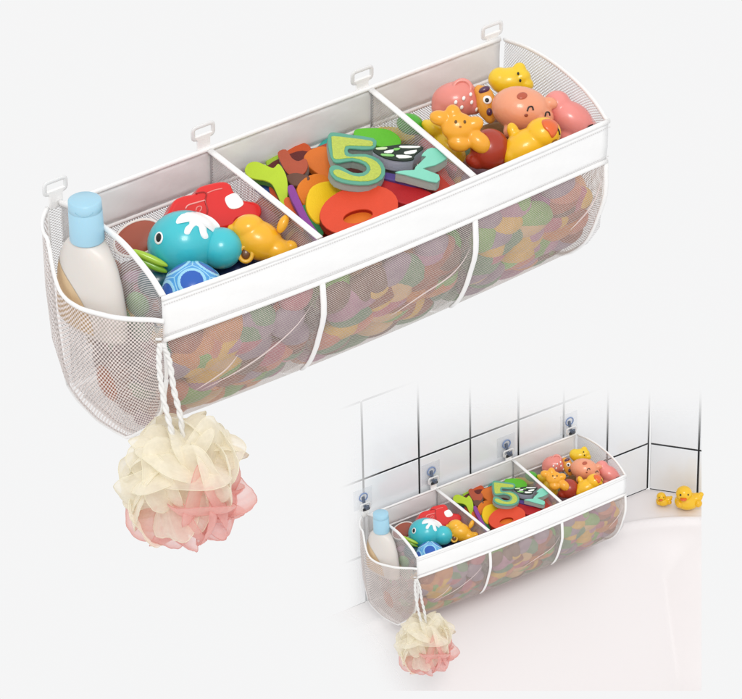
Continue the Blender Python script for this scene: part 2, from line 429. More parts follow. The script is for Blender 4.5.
bm = BM(); c = ptop+ax*.006-nv_*0; nf = (-FWD - ax*(-FWD).dot(ax)).normalized(); sd = ax.cross(nf)
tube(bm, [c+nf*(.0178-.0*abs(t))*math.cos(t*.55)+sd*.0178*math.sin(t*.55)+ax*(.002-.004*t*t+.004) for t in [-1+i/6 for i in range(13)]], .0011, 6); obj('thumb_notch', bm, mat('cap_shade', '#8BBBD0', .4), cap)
# tan label on the side of the body, following the bottle's surface
bm = BM()
def lab(u, v):
    d = .088+.072*v; a = PI*(1.0-.62*u*math.sqrt(max(0, 1-(1-v)**2*.9)))
    rw = interp([(p[0], p[1]) for p in bp_], d)+.0005; rn = interp([(p[0], p[2]) for p in bp_], d)+.0005
    sgn = 1 if nv_.dot(-FWD) > 0 else -1
    return ptop+ax*d+wv*rw*math.cos(a)+nv_*rn*math.sin(a)*sgn
grid(bm, lab, 16, 16); obj('bottle_label', bm, mat('label_tan', '#D6BA93', .6, var=.12, vscale=60), bt)

def patch(name, v, pts, c, m, parent, lift=.9, sink=-.5, k=4, rows_=6):
    """raised shape that follows the curve of ellipsoid c"""
    ring_ = catmull([(x, y, 0) for x, y in pts], True, k); cx_ = sum(q.x for q in ring_)/len(ring_); cy_ = sum(q.y for q in ring_)/len(ring_)
    bm = BM(); rows = []
    for k_ in range(1, rows_+1):
        f_ = k_/rows_
        rows.append([bm.verts.new(v.p(cx_+(q.x-cx_)*f_, cy_+(q.y-cy_)*f_, v.on(cx_+(q.x-cx_)*f_, cy_+(q.y-cy_)*f_, c)+(lift*(1-.3*f_*f_) if k_ < rows_ else sink))) for q in ring_])
    ctr = bm.verts.new(v.p(cx_, cy_, v.on(cx_, cy_, c)+lift)); n_ = len(ring_)
    for i_ in range(n_): bm.faces.new((ctr, rows[0][i_], rows[0][(i_+1) % n_]))
    for A_, B_ in zip(rows, rows[1:]):
        for i_ in range(n_): bm.faces.new((A_[i_], A_[(i_+1) % n_], B_[(i_+1) % n_], B_[i_]))
    return obj(name, bm, m, parent)
# ================================================================== TOYS, LEFT BIN
W_, K_ = ink('#FAFAF8'), ink('#151515')
# turquoise whale
v = V(192, 241, z=-.030)
t = toy('whale_toy', 'turquoise whale bath toy with white splash on its head', 'bath toy', v)
c0_ = (184, 243, 0, 37, 33, 34, -8); c1_ = (221, 248, 7, 22, 21, 20, 0)
bm = BM(); v.ell(bm, *c0_, u=40, v=28); obj('body', bm, vinyl('#3FC0CB'), t)
bm = BM(); v.ell(bm, *c1_, u=40, v=28); obj('tail_lobe', bm, vinyl('#3FC0CB'), t)
bm = BM()
SPL = [(176, 221), (180, 215), (188, 212), (198, 212), (207, 215), (214, 219), (220, 226), (219, 232), (215, 233), (213, 228), (209, 226), (208, 231), (210, 238), (206, 240), (202, 236), (201, 229), (197, 226), (193, 230), (190, 235), (185, 234), (186, 228), (190, 224), (188, 221), (182, 223), (177, 224)]
ring_ = catmull([(x, y, 0) for x, y in SPL], True, 4)
cxs, cys = 198, 220
rows = []
for k_ in range(7):
    f_ = k_/6
    row = []
    for q_ in ring_:
        x, y = cxs+(q_.x-cxs)*f_, cys+(q_.y-cys)*f_
        row.append(bm.verts.new(v.p(x, y, v.on(x, y, c0_)+(1.5 if k_ < 5 else 1.1 if k_ < 6 else -.6))))
    rows.append(row)
for A_, B_ in zip(rows, rows[1:]):
    for i_ in range(len(A_)):
        bm.faces.new((A_[i_], A_[(i_+1) % len(A_)], B_[(i_+1) % len(A_)], B_[i_]))
bmesh.ops.remove_doubles(bm, verts=bm.verts, dist=1e-6)
obj('splash', bm, vinyl('#F6F8F8'), t)
spot('eye', v, 160, 238, c0_, 6.2, 6.6, W_, t); e = spot('pupil', v, 160, 237.5, (184, 243, 1.3, 37, 33, 34, -8), 3.8, 4.6, K_, t)
# blue ball
v = V(193, 292, y=-.178)
t = toy('patterned_ball', 'blue ball with dark blue patches behind the front band', 'ball', v)
bm = BM(); bmesh.ops.create_icosphere(bm, subdivisions=7, radius=31*v.k, matrix=Matrix.Translation(v.o))
ph = (1+5**.5)/2; A12 = []
for a in (-1, 1):
    for b in (-ph, ph): A12 += [Vector((0, a, b)), Vector((a, b, 0)), Vector((b, 0, a))]
Rr = VIEW3 @ Matrix.Rotation(.32, 3, 'X') @ Matrix.Rotation(.15, 3, 'Z')
# turn so that one patch faces up the view
q0 = Vector((0, 1, ph)).normalized().rotation_difference(Vector((0, .42, 1)).normalized()).to_matrix()
A12 = [VIEW3 @ q0 @ p.normalized() for p in A12]
for f in bm.faces:
    d = sorted((f.calc_center_median()-v.o).normalized().dot(a) for a in A12)
    f.material_index = 0 if d[-1] > .93 else (1 if d[-1] > .885 or d[-1]-d[-2] < .022 else 2)
for vv in bm.verts:
    n = (vv.co-v.o).normalized(); d = sorted(n.dot(a) for a in A12); 
    if .885 < d[-1] < .93: vv.co += n*.0006
obj('ball_shell', bm, [vinyl('#1F5CB8'), vinyl('#9AD4EE'), vinyl('#4C9FDE')], t)
# yellow hippo-like animal
v = V(262, 240, z=-.03)
t = toy('squeaky_animal', 'golden yellow squeaky animal lying beside the whale toy', 'bath toy', v)
cb = (258, 240, 0, 26, 20, 19, 22)
blob('body', v, [cb, (248, 228, 3, 17, 14, 15, -15), (276, 250, 0, 17, 13, 15, 10), (245, 251, 5, 8, 8, 6), (291, 246, 2, 7, 6, 6, 30), (232, 229, 4, 5, 5, 5)], vinyl('#F3B420'), t, 1.1, 8)
bm = BM(); v.ell(bm, 283, 224, 8, 5, 10, 5, 25); obj('ear', bm, vinyl('#EFAE22'), t)
bm = BM(); c = v.p(246, 254, 12); tube(bm, [c+(RIGHT*math.cos(a)*6.5+UP*math.sin(a)*7.5)*v.k for a in [2*PI*i/20 for i in range(20)]], 2.2*v.k, 8, closed=True); r_ = obj('ring_handle', bm, vinyl('#F0B637'), t)
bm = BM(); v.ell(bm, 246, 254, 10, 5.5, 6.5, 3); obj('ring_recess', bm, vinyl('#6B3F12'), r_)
# red car
# (outline extruded to a chunky body further down, once slab() exists)
# brown paddle with white rim
v = V(138, 238, z=-.045)
t = toy('brown_disc', 'reddish brown oval disc with white rim beside the whale toy', 'toy disc', v)
nd = (-FWD+UP*.25-RIGHT*.2).normalized()
a_ = (RIGHT-nd*RIGHT.dot(nd)).normalized(); b_ = nd.cross(a_)
bm = BM(); ellipsoid(bm, v.o, (25*v.k, 17*v.k, 4*v.k), Matrix((a_, b_, nd)).transposed() @ Matrix.Rotation(math.radians(22), 3, 'Z'), 32, 12); obj('disc', bm, vinyl('#A5503A'), t)
bm = BM(); Rm = Matrix((a_, b_, nd)).transposed() @ Matrix.Rotation(math.radians(22), 3, 'Z')
tube(bm, [v.o+Rm@Vector((25.5*v.k*math.cos(x), 17.5*v.k*math.sin(x), 0)) for x in [2*PI*i/32 for i in range(32)]], 1.6*v.k, 8, closed=True); obj('rim', bm, vinyl('#F0E6E0'), t)
# lime stalks
v = V(152, 262, z=-.035)
t = toy('lime_stalks', 'pair of lime green stalks poking out below the whale toy', 'bath toy', v)
for (x, y, r, h, dz) in ((150, 258, 20, '#A9CE3C', 4), (151, 265, 18, '#7FB32E', 0)):
    bm = BM(); v.ell(bm, x, y, dz, r, 4, 4, 24); obj('stalk', bm, vinyl(h), t)
v = V(158, 279, z=-.06)
t = toy('dark_teal_ball', 'dark teal ball sunk between blue ball and end trim', 'ball', v)
bm = BM(); v.ell(bm, 157, 282, -6, 20, 18, 18); obj('ball_shell', bm, vinyl('#1E5560'), t)

# ================================================================== FOAM SHAPES, MIDDLE BIN
def Z3(pts): return [(220+x/3.092, 100+y/3.092) for x, y in pts]
def ZA(pts): return [(360+x/7.42, 120+y/7.42) for x, y in pts]
def Z2(pts): return [(130+x/3.71, 150+y/3.71) for x, y in pts]
def ellp(cx, cy, rx, ry, rot, n=28):
    a = math.radians(rot); return [(cx+rx*math.cos(t)*math.cos(a)-ry*math.sin(t)*math.sin(a), cy+rx*math.cos(t)*math.sin(a)+ry*math.sin(t)*math.cos(a)) for t in [2*PI*i/n for i in range(n)]]
UPN = Vector((0, 0, 1))
def slab(name, pts, z, n, thick, m, parent, holes=None, smooth_k=3, bevel=.0014, lift=0, grow=0, cen=None):
    """outline lies on a tilted plane through height z; foam sheet of real thickness below it"""
    cx = sum(p[0] for p in pts)/len(pts); cy = sum(p[1] for p in pts)/len(pts)
    if cen: cx, cy = cen
    n = Vector(n).normalized(); p0 = at(cx, cy, z=z)+n*lift
    def ring(pp, g):
        q = catmull([atp(x, y, p0, n) for x, y in pp], True, smooth_k) if smooth_k > 1 else [atp(x, y, p0, n) for x, y in pp]
        if g:
            c = sum(q, Vector())/len(q); q = [w+(w-c).normalized()*g for w in q]
        return q
    bm = BM(); o = ring(pts, grow)
    if not holes:
        vs = [bm.verts.new(p) for p in o]; f = bm.faces.new(vs)
    else:
        h = ring(holes, 0)
        es = []
        for loop in (o, h):
            vs = [bm.verts.new(p) for p in loop]; es += [bm.edges.new((vs[i], vs[(i+1) % len(vs)])) for i in range(len(vs))]
        bmesh.ops.triangle_fill(bm, edges=es, use_beauty=True)
    bmesh.ops.recalc_face_normals(bm, faces=bm.faces)
    fs = list(bm.faces)
    if fs[0].normal.dot(n) < 0: bmesh.ops.reverse_faces(bm, faces=fs)
    ex = bmesh.ops.extrude_face_region(bm, geom=fs)
    for e_ in ex['geom']:
        if isinstance(e_, bmesh.types.BMVert): e_.co -= n*thick
    return obj(name, bm, m, parent, smooth=False, bevel=bevel)
def foamshape(name, lab, pts, z, n, h, thick=.009, side=None, **kw):
    cx = sum(p[0] for p in pts)/len(pts); cy = sum(p[1] for p in pts)/len(pts)
    v = V(cx, cy, z=z); t = toy(name, lab, 'foam shape', v, 'foam shapes heaped in the middle bin of the large organizer', 'foam shapes heaped in the middle bin of the small organizer')
    if side:
        slab('foam_core', pts, z, n, thick, foam(side), t, lift=-.0022, cen=(cx, cy), **kw)
        slab('foam_face', pts, z, n, .0024, foam(h), t, cen=(cx, cy), **{**kw, 'bevel': .0006})
    else: slab('foam_block', pts, z, n, thick, foam(h), t, cen=(cx, cy), **kw)
    return t
N1, N2, N3, N4 = (-.1, -.25, 1), (-.25, -.1, 1), (.15, -.35, 1), (.1, -.1, 1)
foamshape('foam_sheet', 'maroon foam sheet at the bottom of the heap', Z3([(120, 240), (200, 170), (330, 140), (480, 120), (600, 150), (700, 220), (720, 270), (600, 330), (440, 400), (320, 430), (220, 350)]), -.056, (0, -.15, 1), '#6A2A28', .012)
foamshape('foam_bar', 'brown red foam bar just behind the orange lobed piece', Z3([(290, 150), (345, 128), (362, 138), (350, 165), (310, 170)]), -.040, N1, '#B8482F', .010)
foamshape('foam_arch', 'turquoise foam arch between the digit and the back wall', Z3([(300, 148), (318, 125), (352, 108), (372, 112), (372, 130), (340, 145), (322, 162)]), -.046, N1, '#35A59A', .010)
foamshape('foam_block', 'yellow foam block in the back corner behind the green shape', Z3([(470, 92), (520, 80), (590, 96), (600, 118), (560, 124), (480, 110)]), -.046, N1, '#E3BE32', .012)
foamshape('foam_bone', 'pink foam bone under the mint letter by the divider', Z3([(618, 122), (650, 118), (700, 150), (728, 180), (735, 215), (716, 212), (690, 180), (640, 150)]), -.050, N3, '#D9707E', .012)
foamshape('foam_crescent', 'violet foam crescent between the digit and the red strip', Z3([(505, 222), (560, 232), (600, 246), (640, 262), (600, 264), (540, 250), (500, 238)]), -.028, N1, '#5D4C93', .010)
foamshape('foam_stub', 'dark orange foam stub in front of the blue wedge', Z3([(150, 270), (178, 262), (205, 310), (225, 350), (205, 352), (172, 312)]), -.044, N2, '#C9502B', .010)
foamshape('foam_slice', 'deep green foam slice left of the yellow oval', Z3([(252, 330), (272, 326), (300, 372), (322, 410), (304, 412), (276, 380)]), -.036, N3, '#2F7F4D', .010)
foamshape('foam_strip', 'dark red foam bar under the mint letter', Z3([(498, 240), (530, 235), (600, 262), (660, 290), (640, 308), (590, 322), (545, 312), (515, 290), (480, 265)]), -.035, N1, '#C2272D', .012)
foamshape('foam_triangle', 'red foam piece beside the mint letter and divider', Z3([(655, 245), (690, 208), (710, 235), (730, 265), (690, 288), (662, 280)]), -.04, N4, '#D0473A', .012)
foamshape('foam_wedge', 'blue foam wedge under the lime letter', Z3([(100, 250), (130, 246), (160, 265), (180, 300), (200, 345), (160, 305), (110, 268)]), -.05, N2, '#3B5FA8', .012)
foamshape('foam_tab', 'small lime foam tab behind the lime letter', Z2([(505, 15), (522, -3), (548, -3), (552, 45), (528, 68), (506, 50)]), -.045, N1, '#A5C93A', .01)
foamshape('foam_bracket', 'orange red foam corner behind the brown letter', Z3([(200, 148), (240, 128), (275, 138), (282, 160), (262, 190), (235, 200), (215, 175)]), -.045, N1, '#CC5527', .01)
foamshape('foam_lobes', 'orange foam piece with two lobes left of the digit', Z3([(262, 168), (288, 148), (330, 143), (352, 170), (356, 210), (345, 245), (312, 232), (280, 210), (262, 190)]), -.034, N1, '#E07628', .010)
foamshape('foam_number_one', 'brown foam letter with silver edge beside the lime letter', Z3([(178, 162), (204, 152), (222, 178), (242, 188), (264, 180), (272, 200), (262, 224), (236, 236), (208, 226), (190, 198)]), -.030, N2, '#B4543A', .012, side='#A5A3A0')
foamshape('foam_orange_piece', 'orange foam piece under the yellow oval', Z3([(238, 275), (262, 240), (305, 226), (350, 245), (372, 265), (350, 310), (300, 345), (262, 325)]), -.040, N3, '#E8801F', .009)
foamshape('foam_patterned_piece', 'mottled brown foam scrap between purple and orange pieces', Z3([(202, 236), (228, 224), (258, 228), (278, 238), (262, 258), (225, 264)]), -.034, N2, '#6E4A3C', .008)
foamshape('foam_rod', 'orange foam rod left of the purple curve', Z3([(196, 312), (214, 300), (240, 345), (256, 395), (236, 380), (212, 350)]), -.038, N2, '#E2662B', .008)
foamshape('foam_curve', 'purple curved foam strip along the first divider', Z3([(208, 268), (226, 262), (246, 305), (268, 352), (292, 392), (318, 428), (300, 440), (266, 398), (236, 340), (216, 300)]), -.026, N2, '#8A3F96', .012)
foamshape('foam_oval', 'bright yellow foam oval under the red ring', Z3([(266, 325), (278, 275), (310, 254), (350, 250), (378, 262), (368, 300), (330, 360), (308, 380), (282, 362)]), -.030, N3, '#F2C714', .010)
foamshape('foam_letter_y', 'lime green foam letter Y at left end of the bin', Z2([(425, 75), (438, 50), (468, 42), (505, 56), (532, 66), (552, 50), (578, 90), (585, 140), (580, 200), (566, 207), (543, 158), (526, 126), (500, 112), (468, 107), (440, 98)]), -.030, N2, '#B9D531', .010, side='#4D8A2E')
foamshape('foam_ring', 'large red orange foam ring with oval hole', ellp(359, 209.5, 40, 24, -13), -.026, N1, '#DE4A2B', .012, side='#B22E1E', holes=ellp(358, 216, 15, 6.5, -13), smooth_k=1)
foamshape('foam_disc', 'orange foam disc seen through the red ring', ellp(358, 214, 22, 12, -13), -.034, N1, '#E57A24', .006, smooth_k=1)
foamshape('foam_green_oval', 'bright green foam oval behind the striped pieces', ZA([(-40, 70), (60, 56), (190, 62), (270, 100), (305, 148), (290, 186), (200, 202), (130, 190), (60, 160), (-30, 140)]), -.026, N1, '#62BE2E', .014)
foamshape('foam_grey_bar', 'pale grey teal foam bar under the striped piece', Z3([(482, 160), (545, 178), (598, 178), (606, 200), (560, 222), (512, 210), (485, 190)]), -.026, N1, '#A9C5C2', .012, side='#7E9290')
foamshape('foam_letter_n', 'mint green foam letter at right end of the bin', ZA([(455, 262), (500, 214), (560, 205), (646, 252), (642, 284), (560, 332), (466, 358), (586, 404), (572, 462), (440, 432), (330, 402), (260, 385), (330, 372), (402, 368), (412, 345), (492, 268)]), -.008, N1, '#84D2BA', .016, side='#B9C9C0', smooth_k=2)
TSQ = ZA([(100, 215), (200, 192), (340, 176), (470, 198), (440, 232), (405, 262), (395, 290), (320, 300), (210, 286), (120, 245)]); TSC = (sum(p[0] for p in TSQ)/10, sum(p[1] for p in TSQ)/10)
ts = foamshape('foam_striped_piece', 'black foam piece with green and white stripes beside the digit', ZA([(100, 215), (200, 192), (340, 176), (470, 198), (440, 232), (405, 262), (395, 290), (320, 300), (210, 286), (120, 245)]), -.004, N1, '#26332A', .020, side='#C6CBD8')
v = V(399, 151, z=-.018)
for i, (h, q) in enumerate((('#C9DDB0', [(120, 205), (200, 200), (190, 215), (130, 218)]), ('#EEF1EC', [(190, 228), (250, 218), (235, 242), (180, 240)]), ('#EEF1EC', [(300, 190), (440, 192), (425, 204), (310, 205)]), ('#7FC468', [(255, 208), (300, 206), (285, 220), (250, 222)]), ('#EEF1EC', [(330, 235), (420, 220), (405, 245), (340, 252)]), ('#8CCB78', [(160, 248), (250, 255), (240, 268), (165, 262)]), ('#EEF1EC', [(270, 258), (360, 262), (385, 275), (290, 282)]))):
    slab('stripe', ZA(q), -.004, N1, .0012, foam(h), ts, smooth_k=2, bevel=0, lift=.0009, cen=TSC)
FIVE = [(333, 118), (338, 103), (352, 99), (402, 106), (474, 117), (484, 134), (474, 149), (440, 151), (400, 148), (396, 160), (410, 167), (450, 166), (492, 182), (511, 212), (503, 242), (462, 260), (402, 258), (356, 244), (338, 218), (344, 203), (366, 202), (388, 212), (412, 224), (440, 224), (454, 212), (444, 196), (410, 186), (372, 192), (350, 188), (338, 160)]
t5 = foamshape('foam_digit_five', 'glittery yellow green foam digit 5 with teal edge, topmost of heap', Z3(FIVE), -.004, N4, '#5FA48C', .012, side='#9AA8A2', smooth_k=2)
glit = mat('glitter_green', '#BCCB4A', .45, bump=.5, bscale=900, var=.25, vscale=350, coat=.3)
FI = [(345, 120), (350, 111), (400, 116), (466, 125), (472, 134), (466, 141), (400, 139), (386, 146), (386, 168), (402, 175), (450, 175), (484, 190), (499, 214), (492, 235), (460, 249), (404, 247), (362, 235), (350, 219), (366, 214), (390, 224), (414, 234), (446, 234), (466, 214), (452, 190), (410, 177), (370, 181), (352, 178), (348, 158)]
slab('glitter_face', Z3(FI), -.004, N4, .0012, glit, t5, smooth_k=2, bevel=.0003, lift=.0009, cen=(sum(p[0] for p in Z3(FIVE))/len(FIVE), sum(p[1] for p in Z3(FIVE))/len(FIVE)))

def ZC(pts): return [(160+x/5.3, 170+y/5.3) for x, y in pts]
NC = (-.15, -.75, .8)
OUT = ZC([(30, 262), (48, 215), (80, 158), (130, 134), (188, 122), (205, 92), (260, 72), (340, 58), (378, 78), (388, 102), (420, 150), (455, 160), (518, 172), (542, 212), (520, 262), (440, 290), (360, 310), (250, 320), (120, 310)])
ccx, ccy = sum(p[0] for p in OUT)/len(OUT), sum(p[1] for p in OUT)/len(OUT)
v = V(ccx, ccy, z=-.010)
t = toy('red_toy_car', 'red chunky toy car with white window behind the whale toy', 'toy car', v)
bo = slab('body', OUT, -.010, NC, .034, vinyl('#DE1F1C'), t, bevel=.0065, cen=(ccx, ccy)); bo.modifiers['bevel'].segments = 5; bo.modifiers['bevel'].harden_normals = True; bo.modifiers['bevel'].angle_limit = math.radians(60)
for p_ in bo.data.polygons: p_.use_smooth = True
slab('window', ZC([(345, 148), (372, 128), (402, 122), (428, 148), (444, 178), (420, 200), (380, 206), (356, 186)]), -.010, NC, .002, W_, t, bevel=.0006, lift=.0012, cen=(ccx, ccy))
def groove(pts, r, m_):
    bm = BM(); p0 = at(ccx, ccy, z=-.010); n_ = Vector(NC).normalized()
    tube(bm, catmull([atp(x, y, p0, n_)+n_*.0002 for x, y in ZC(pts)], k=5), r, 6); obj('groove', bm, m_, t)
groove([(135, 205), (150, 186), (195, 172), (238, 160)], .0009, vinyl('#F7A09A')); groove([(190, 215), (196, 198), (214, 192), (220, 204), (208, 222)], .0008, vinyl('#F28A84'))
groove([(188, 124), (230, 118), (246, 130), (240, 165), (252, 215), (240, 250)], .0009, vinyl('#A51412')); groove([(250, 122), (290, 106), (330, 98)], .0007, vinyl('#F28A84'))
for wx_, wy_ in ((196, 224), (240, 224)):
    bm = BM(); v.ell(bm, wx_, wy_, -4, 8, 8, 7); obj('wheel', bm, vinyl('#B01816'), t)

# ================================================================== TOYS, RIGHT BIN
RB = None
v = V(412, 124, z=-.022)
t = toy('green_ball', 'green rubber ball at back corner beside the second divider', 'ball', v)
blob('body', v, [(410, 124, 0, 14, 11, 11, 15), (421, 130, 0, 6, 6, 6)], vinyl('#4DB02E'), t)
v = V(446, 142, z=-.035)
t = toy('yellow_duckling', 'plain yellow duckling lying along the second divider', 'rubber duck', v)
blob('body', v, [(450, 148, 0, 20, 12, 13, 48), (434, 128, 2, 11, 9, 10, 20), (426, 124, 1, 5, 5, 5)], vinyl('#F2CB22'), t)
v = V(456, 98, z=-.022)
t = toy('pink_hippo', 'pink toy hippo with round ear and white dots', 'bath toy', v)
ch = (456, 100, 0, 25, 19, 18, -8)
blob('body', v, [ch, (444, 108, 0, 13, 11, 13), (462, 88, 3, 12, 9, 10), (473, 104, 0, 11, 11, 12)], vinyl('#E98F84'), t)
bm = BM(); c = v.p(462, 88, 10); tube(bm, [c+(RIGHT*math.cos(a)*8.5+UP*math.sin(a)*7.5)*v.k for a in [2*PI*i/20 for i in range(20)]], 2.2*v.k, 8, closed=True); obj('ear', bm, vinyl('#EB968C'), t)
bm = BM(); v.ell(bm, 462, 88, 9.5, 6.5, 5.5, 2.5); obj('ear_recess', bm, vinyl('#C2614F'), t)
for (x, y) in ((455, 103), (463, 99), (461, 108), (471, 103), (470, 95), (452, 112), (476, 110)): spot('dot', v, x, y, (460, 101, 4, 26, 19, 18, -8), 1.7, 2.3, W_, t, rot=20, thick=1)
v = V(486, 101, z=-.018)
t = toy('orange_owl', 'small orange owl with one white eye beside the pink hippo', 'bath toy', v)
co = (486, 103, 0, 10, 18, 10, -8)
blob('body', v, [co, (480, 92, 0, 6, 8, 6, -20), (490, 114, 0, 7, 10, 7)], vinyl('#E9A23A'), t)
spot('eye', v, 487, 100, co, 4.6, 4.6, W_, t); spot('pupil', v, 486.5, 100.5, (486, 103, 1.2, 10, 18, 10, -8), 2.2, 2.4, K_, t)
bm = BM(); v.ell(bm, 484, 90, 6, 6, 3.4, 3, -25); v.ell(bm, 489, 112, 8, 3, 4, 3); obj('feather_tuft', bm, vinyl('#5A3452'), t)
v = V(512, 80, z=-.012)
t = toy('yellow_cat', 'lemon yellow cat face toy in the back right corner', 'bath toy', v)
cc = (510, 81, 0, 20, 14, 13, -8)
blob('body', v, [cc, (519, 70, 2, 7, 8, 6, 20), (500, 79, 0, 12, 12, 11), (526, 84, 2, 8, 7, 8, 30), (521, 77, 2, 10, 9, 10)], vinyl('#EFCB27'), t, 1.1, 5)
c2 = (519, 79, 3, 13, 13, 11); spot('eye', v, 517.5, 74, c2, 1.2, 1.7, K_, t); spot('eye', v, 519.5, 81, c2, 1.2, 1.7, K_, t)
v = V(488, 148, y=-.155)
t = toy('dark_red_ball', 'dark red orange ball between the star and the duck', 'ball', v)
blob('body', v, [(490, 149, -3, 20, 21, 17), (476, 161, -4, 11, 8, 10, 20)], vinyl('#A8341B'), t)
v = V(572, 120, z=-.026)
t = toy('pink_pig', 'salmon pink pig at right end touching the peach pig', 'bath toy', v)
cp_ = (572, 119, 0, 24, 17, 18, 32)
blob('body', v, [cp_, (557, 104, 0, 14, 14, 14), (588, 128, 0, 10, 10, 12, 30), (568, 136, 0, 10, 9, 10), (596, 132, 0, 5, 5, 6)], vinyl('#EE938C'), t)
line_on('mouth_line', v, [(585, 131), (588, 127), (592, 125)], (588, 128, 1, 12, 12, 12), 1, K_, t); line_on('mouth_line', v, [(566, 138), (570, 140), (574, 138)], (568, 136, 1, 11, 10, 11), .9, K_, t)
v = V(519, 110, z=-.010)
t = toy('peach_pig', 'big peach pig with brown snout and smiling eyes', 'bath toy', v)
cg = (521, 109, 0, 30, 23, 24, 12)
blob('body', v, [cg, (550, 103, 3, 8, 6, 6, 20), (509, 130, 6, 6, 8, 6, 20), (538, 118, 2, 16, 14, 16)], vinyl('#EDA07C'), t, 1.1, 6)
spot('snout', v, 521, 96.5, cg, 5.5, 4.2, vinyl('#B8563A'), t, rot=-25, thick=1.6)
line_on('eye', v, [(526, 112), (527.5, 108), (531, 107.5), (532, 111)], cg, .8, K_, t, .5); line_on('eye', v, [(544, 117), (545, 113), (548, 113), (549, 116)], (538, 112, 2, 18, 18, 18), .8, K_, t, .5)
spot('mouth', v, 525, 116, cg, 2, 1.6, vinyl('#8C3A22'), t)
# star
v = V(458, 128, z=.006)
t = toy('orange_star', 'orange yellow star shaped toy with small face near second divider', 'bath toy', v)
cs = (458, 127, 0, 17, 15, 10)
blob('body', v, [cs, (453, 113, 0, 8, 9, 7, -10), (440, 118, 0, 11, 8, 8, 12), (474, 124, 0, 10, 8, 7, -18), (479, 142, 0, 14, 10, 8, 42), (459, 143, 0, 12, 9, 8, 10)], vinyl('#F0A828'), t, 1.1, 8)
for x in (455.5, 464.5): spot('eye', v, x, 122, cs, 1.5, 2, vinyl('#6B4A14'), t)
spot('nose', v, 460, 127, cs, 1.3, 1, vinyl('#A86A14'), t)
# duck
v = V(530, 142, y=-.176)
t = toy('rubber_duck', 'yellow rubber duck with orange beak leaning on the front band', 'rubber duck', v)
cd = (543, 133, 5, 18, 16, 15)
blob('body', v, [cd, (526, 147, 1, 26, 18, 17, -28), (513, 131, 0, 6, 9, 6, -20), (512, 155, 1, 11, 12, 13), (538, 150, 0, 14, 9, 12, -20)], vinyl('#F4BD17'), t, 1.1, 5)
bk = patch('beak', v, [(540.5, 121), (547, 118.5), (554, 120.5), (558, 126), (556, 134), (551, 139), (547, 133), (542, 128)], cd, vinyl('#E2662A'), t, lift=3.2, sink=-1, k=3)
patch('beak_opening', v, [(546, 123), (551, 123), (554, 127), (552, 133), (548, 129)], (544, 134, 7, 17, 15, 15), vinyl('#B5401C'), t, lift=.9, sink=-.5, k=3)
line_on('eye', v, [(556, 128), (558, 131), (559, 135)], cd, .8, K_, t, .5)
line_on('feather_line', v, [(551, 144), (553, 141), (556, 140)], cd, .7, ink('#8A5A10'), t, .4)

# ================================================================== TOYS LOWER DOWN, SEEN THROUGH THE NET
def low(kind, col, word, x, y, z, r, where, rz=0):
    o = thing(kind, '%s %s %s, %s' % (word, {'rubber_ball': 'ball', 'foam_hoop': 'foam hoop', 'foam_star': 'foam star', 'bath_fish': 'fish toy'}[kind], where, BIG), {'rubber_ball': 'ball', 'foam_hoop': 'foam shape', 'foam_star': 'foam shape', 'bath_fish': 'bath toy'}[kind], (x, y, z))
    reg(o, o['label'].replace(BIG, SMALL))
    mid = Vector((0, -.1, -.12))
    for _ in range(60):
        dmin = min((Vector((0, y, z))-Vector((0, yf(x)+q_.x, q_.y))).length for q_ in PROFS)
        if dmin < r+.003 or y < yf(x)+r+.004:
            st = (mid-Vector((0, y, z))).normalized()*.002; y += st.y; z += st.z
        else: break
    o.location = (x, y, z)
    c = Vector((x, y, z)); R = Matrix.Rotation(rz, 3, 'Z') @ Matrix.Rotation(math.radians(70), 3, 'X')
    bm = BM()
    if kind == 'rubber_ball':
        ellipsoid(bm, c, (r, r*.95, r), R, 28, 18); obj('ball_shell', bm, vinyl(col), o)
        bm = BM(); tube(bm, [c+R@Vector((r*1.0*math.cos(a), r*.95*math.sin(a), 0)) for a in [2*PI*i/28 for i in range(28)]], .0012, 6, closed=True); obj('seam_ring', bm, vinyl(col), o)
    elif kind == 'foam_hoop':
        tube(bm, [c+R@Vector((r*.72*math.cos(a), r*.62*math.sin(a), 0)) for a in [2*PI*i/28 for i in range(28)]], r*.32, 12, closed=True, flat=(R@Vector((0, 0, 1)), .55)); obj('hoop', bm, foam(col), o)
    elif kind == 'foam_star':
        pts = [c+R@Vector((r*(1 if i % 2 == 0 else .55)*math.cos(PI*i/5), r*(1 if i % 2 == 0 else .55)*math.sin(PI*i/5), .006)) for i in range(10)]
        f = bm.faces.new([bm.verts.new(p) for p in catmull(pts, True, 3)]); ex = bmesh.ops.extrude_face_region(bm, geom=[f])
        for e_ in ex['geom']:
            if isinstance(e_, bmesh.types.BMVert): e_.co -= R@Vector((0, 0, .014))
        obj('star_block', bm, foam(col), o, smooth=False, bevel=.0015)
    else:
        ellipsoid(bm, c, (r, r*.6, r*.6), R, 24, 16); obj('body', bm, vinyl(col), o)
        bm = BM(); ellipsoid(bm, c+R@Vector((r*1.1, 0, 0)), (r*.3, r*.5, r*.15), R, 14, 10); obj('tail', bm, vinyl(col), o)
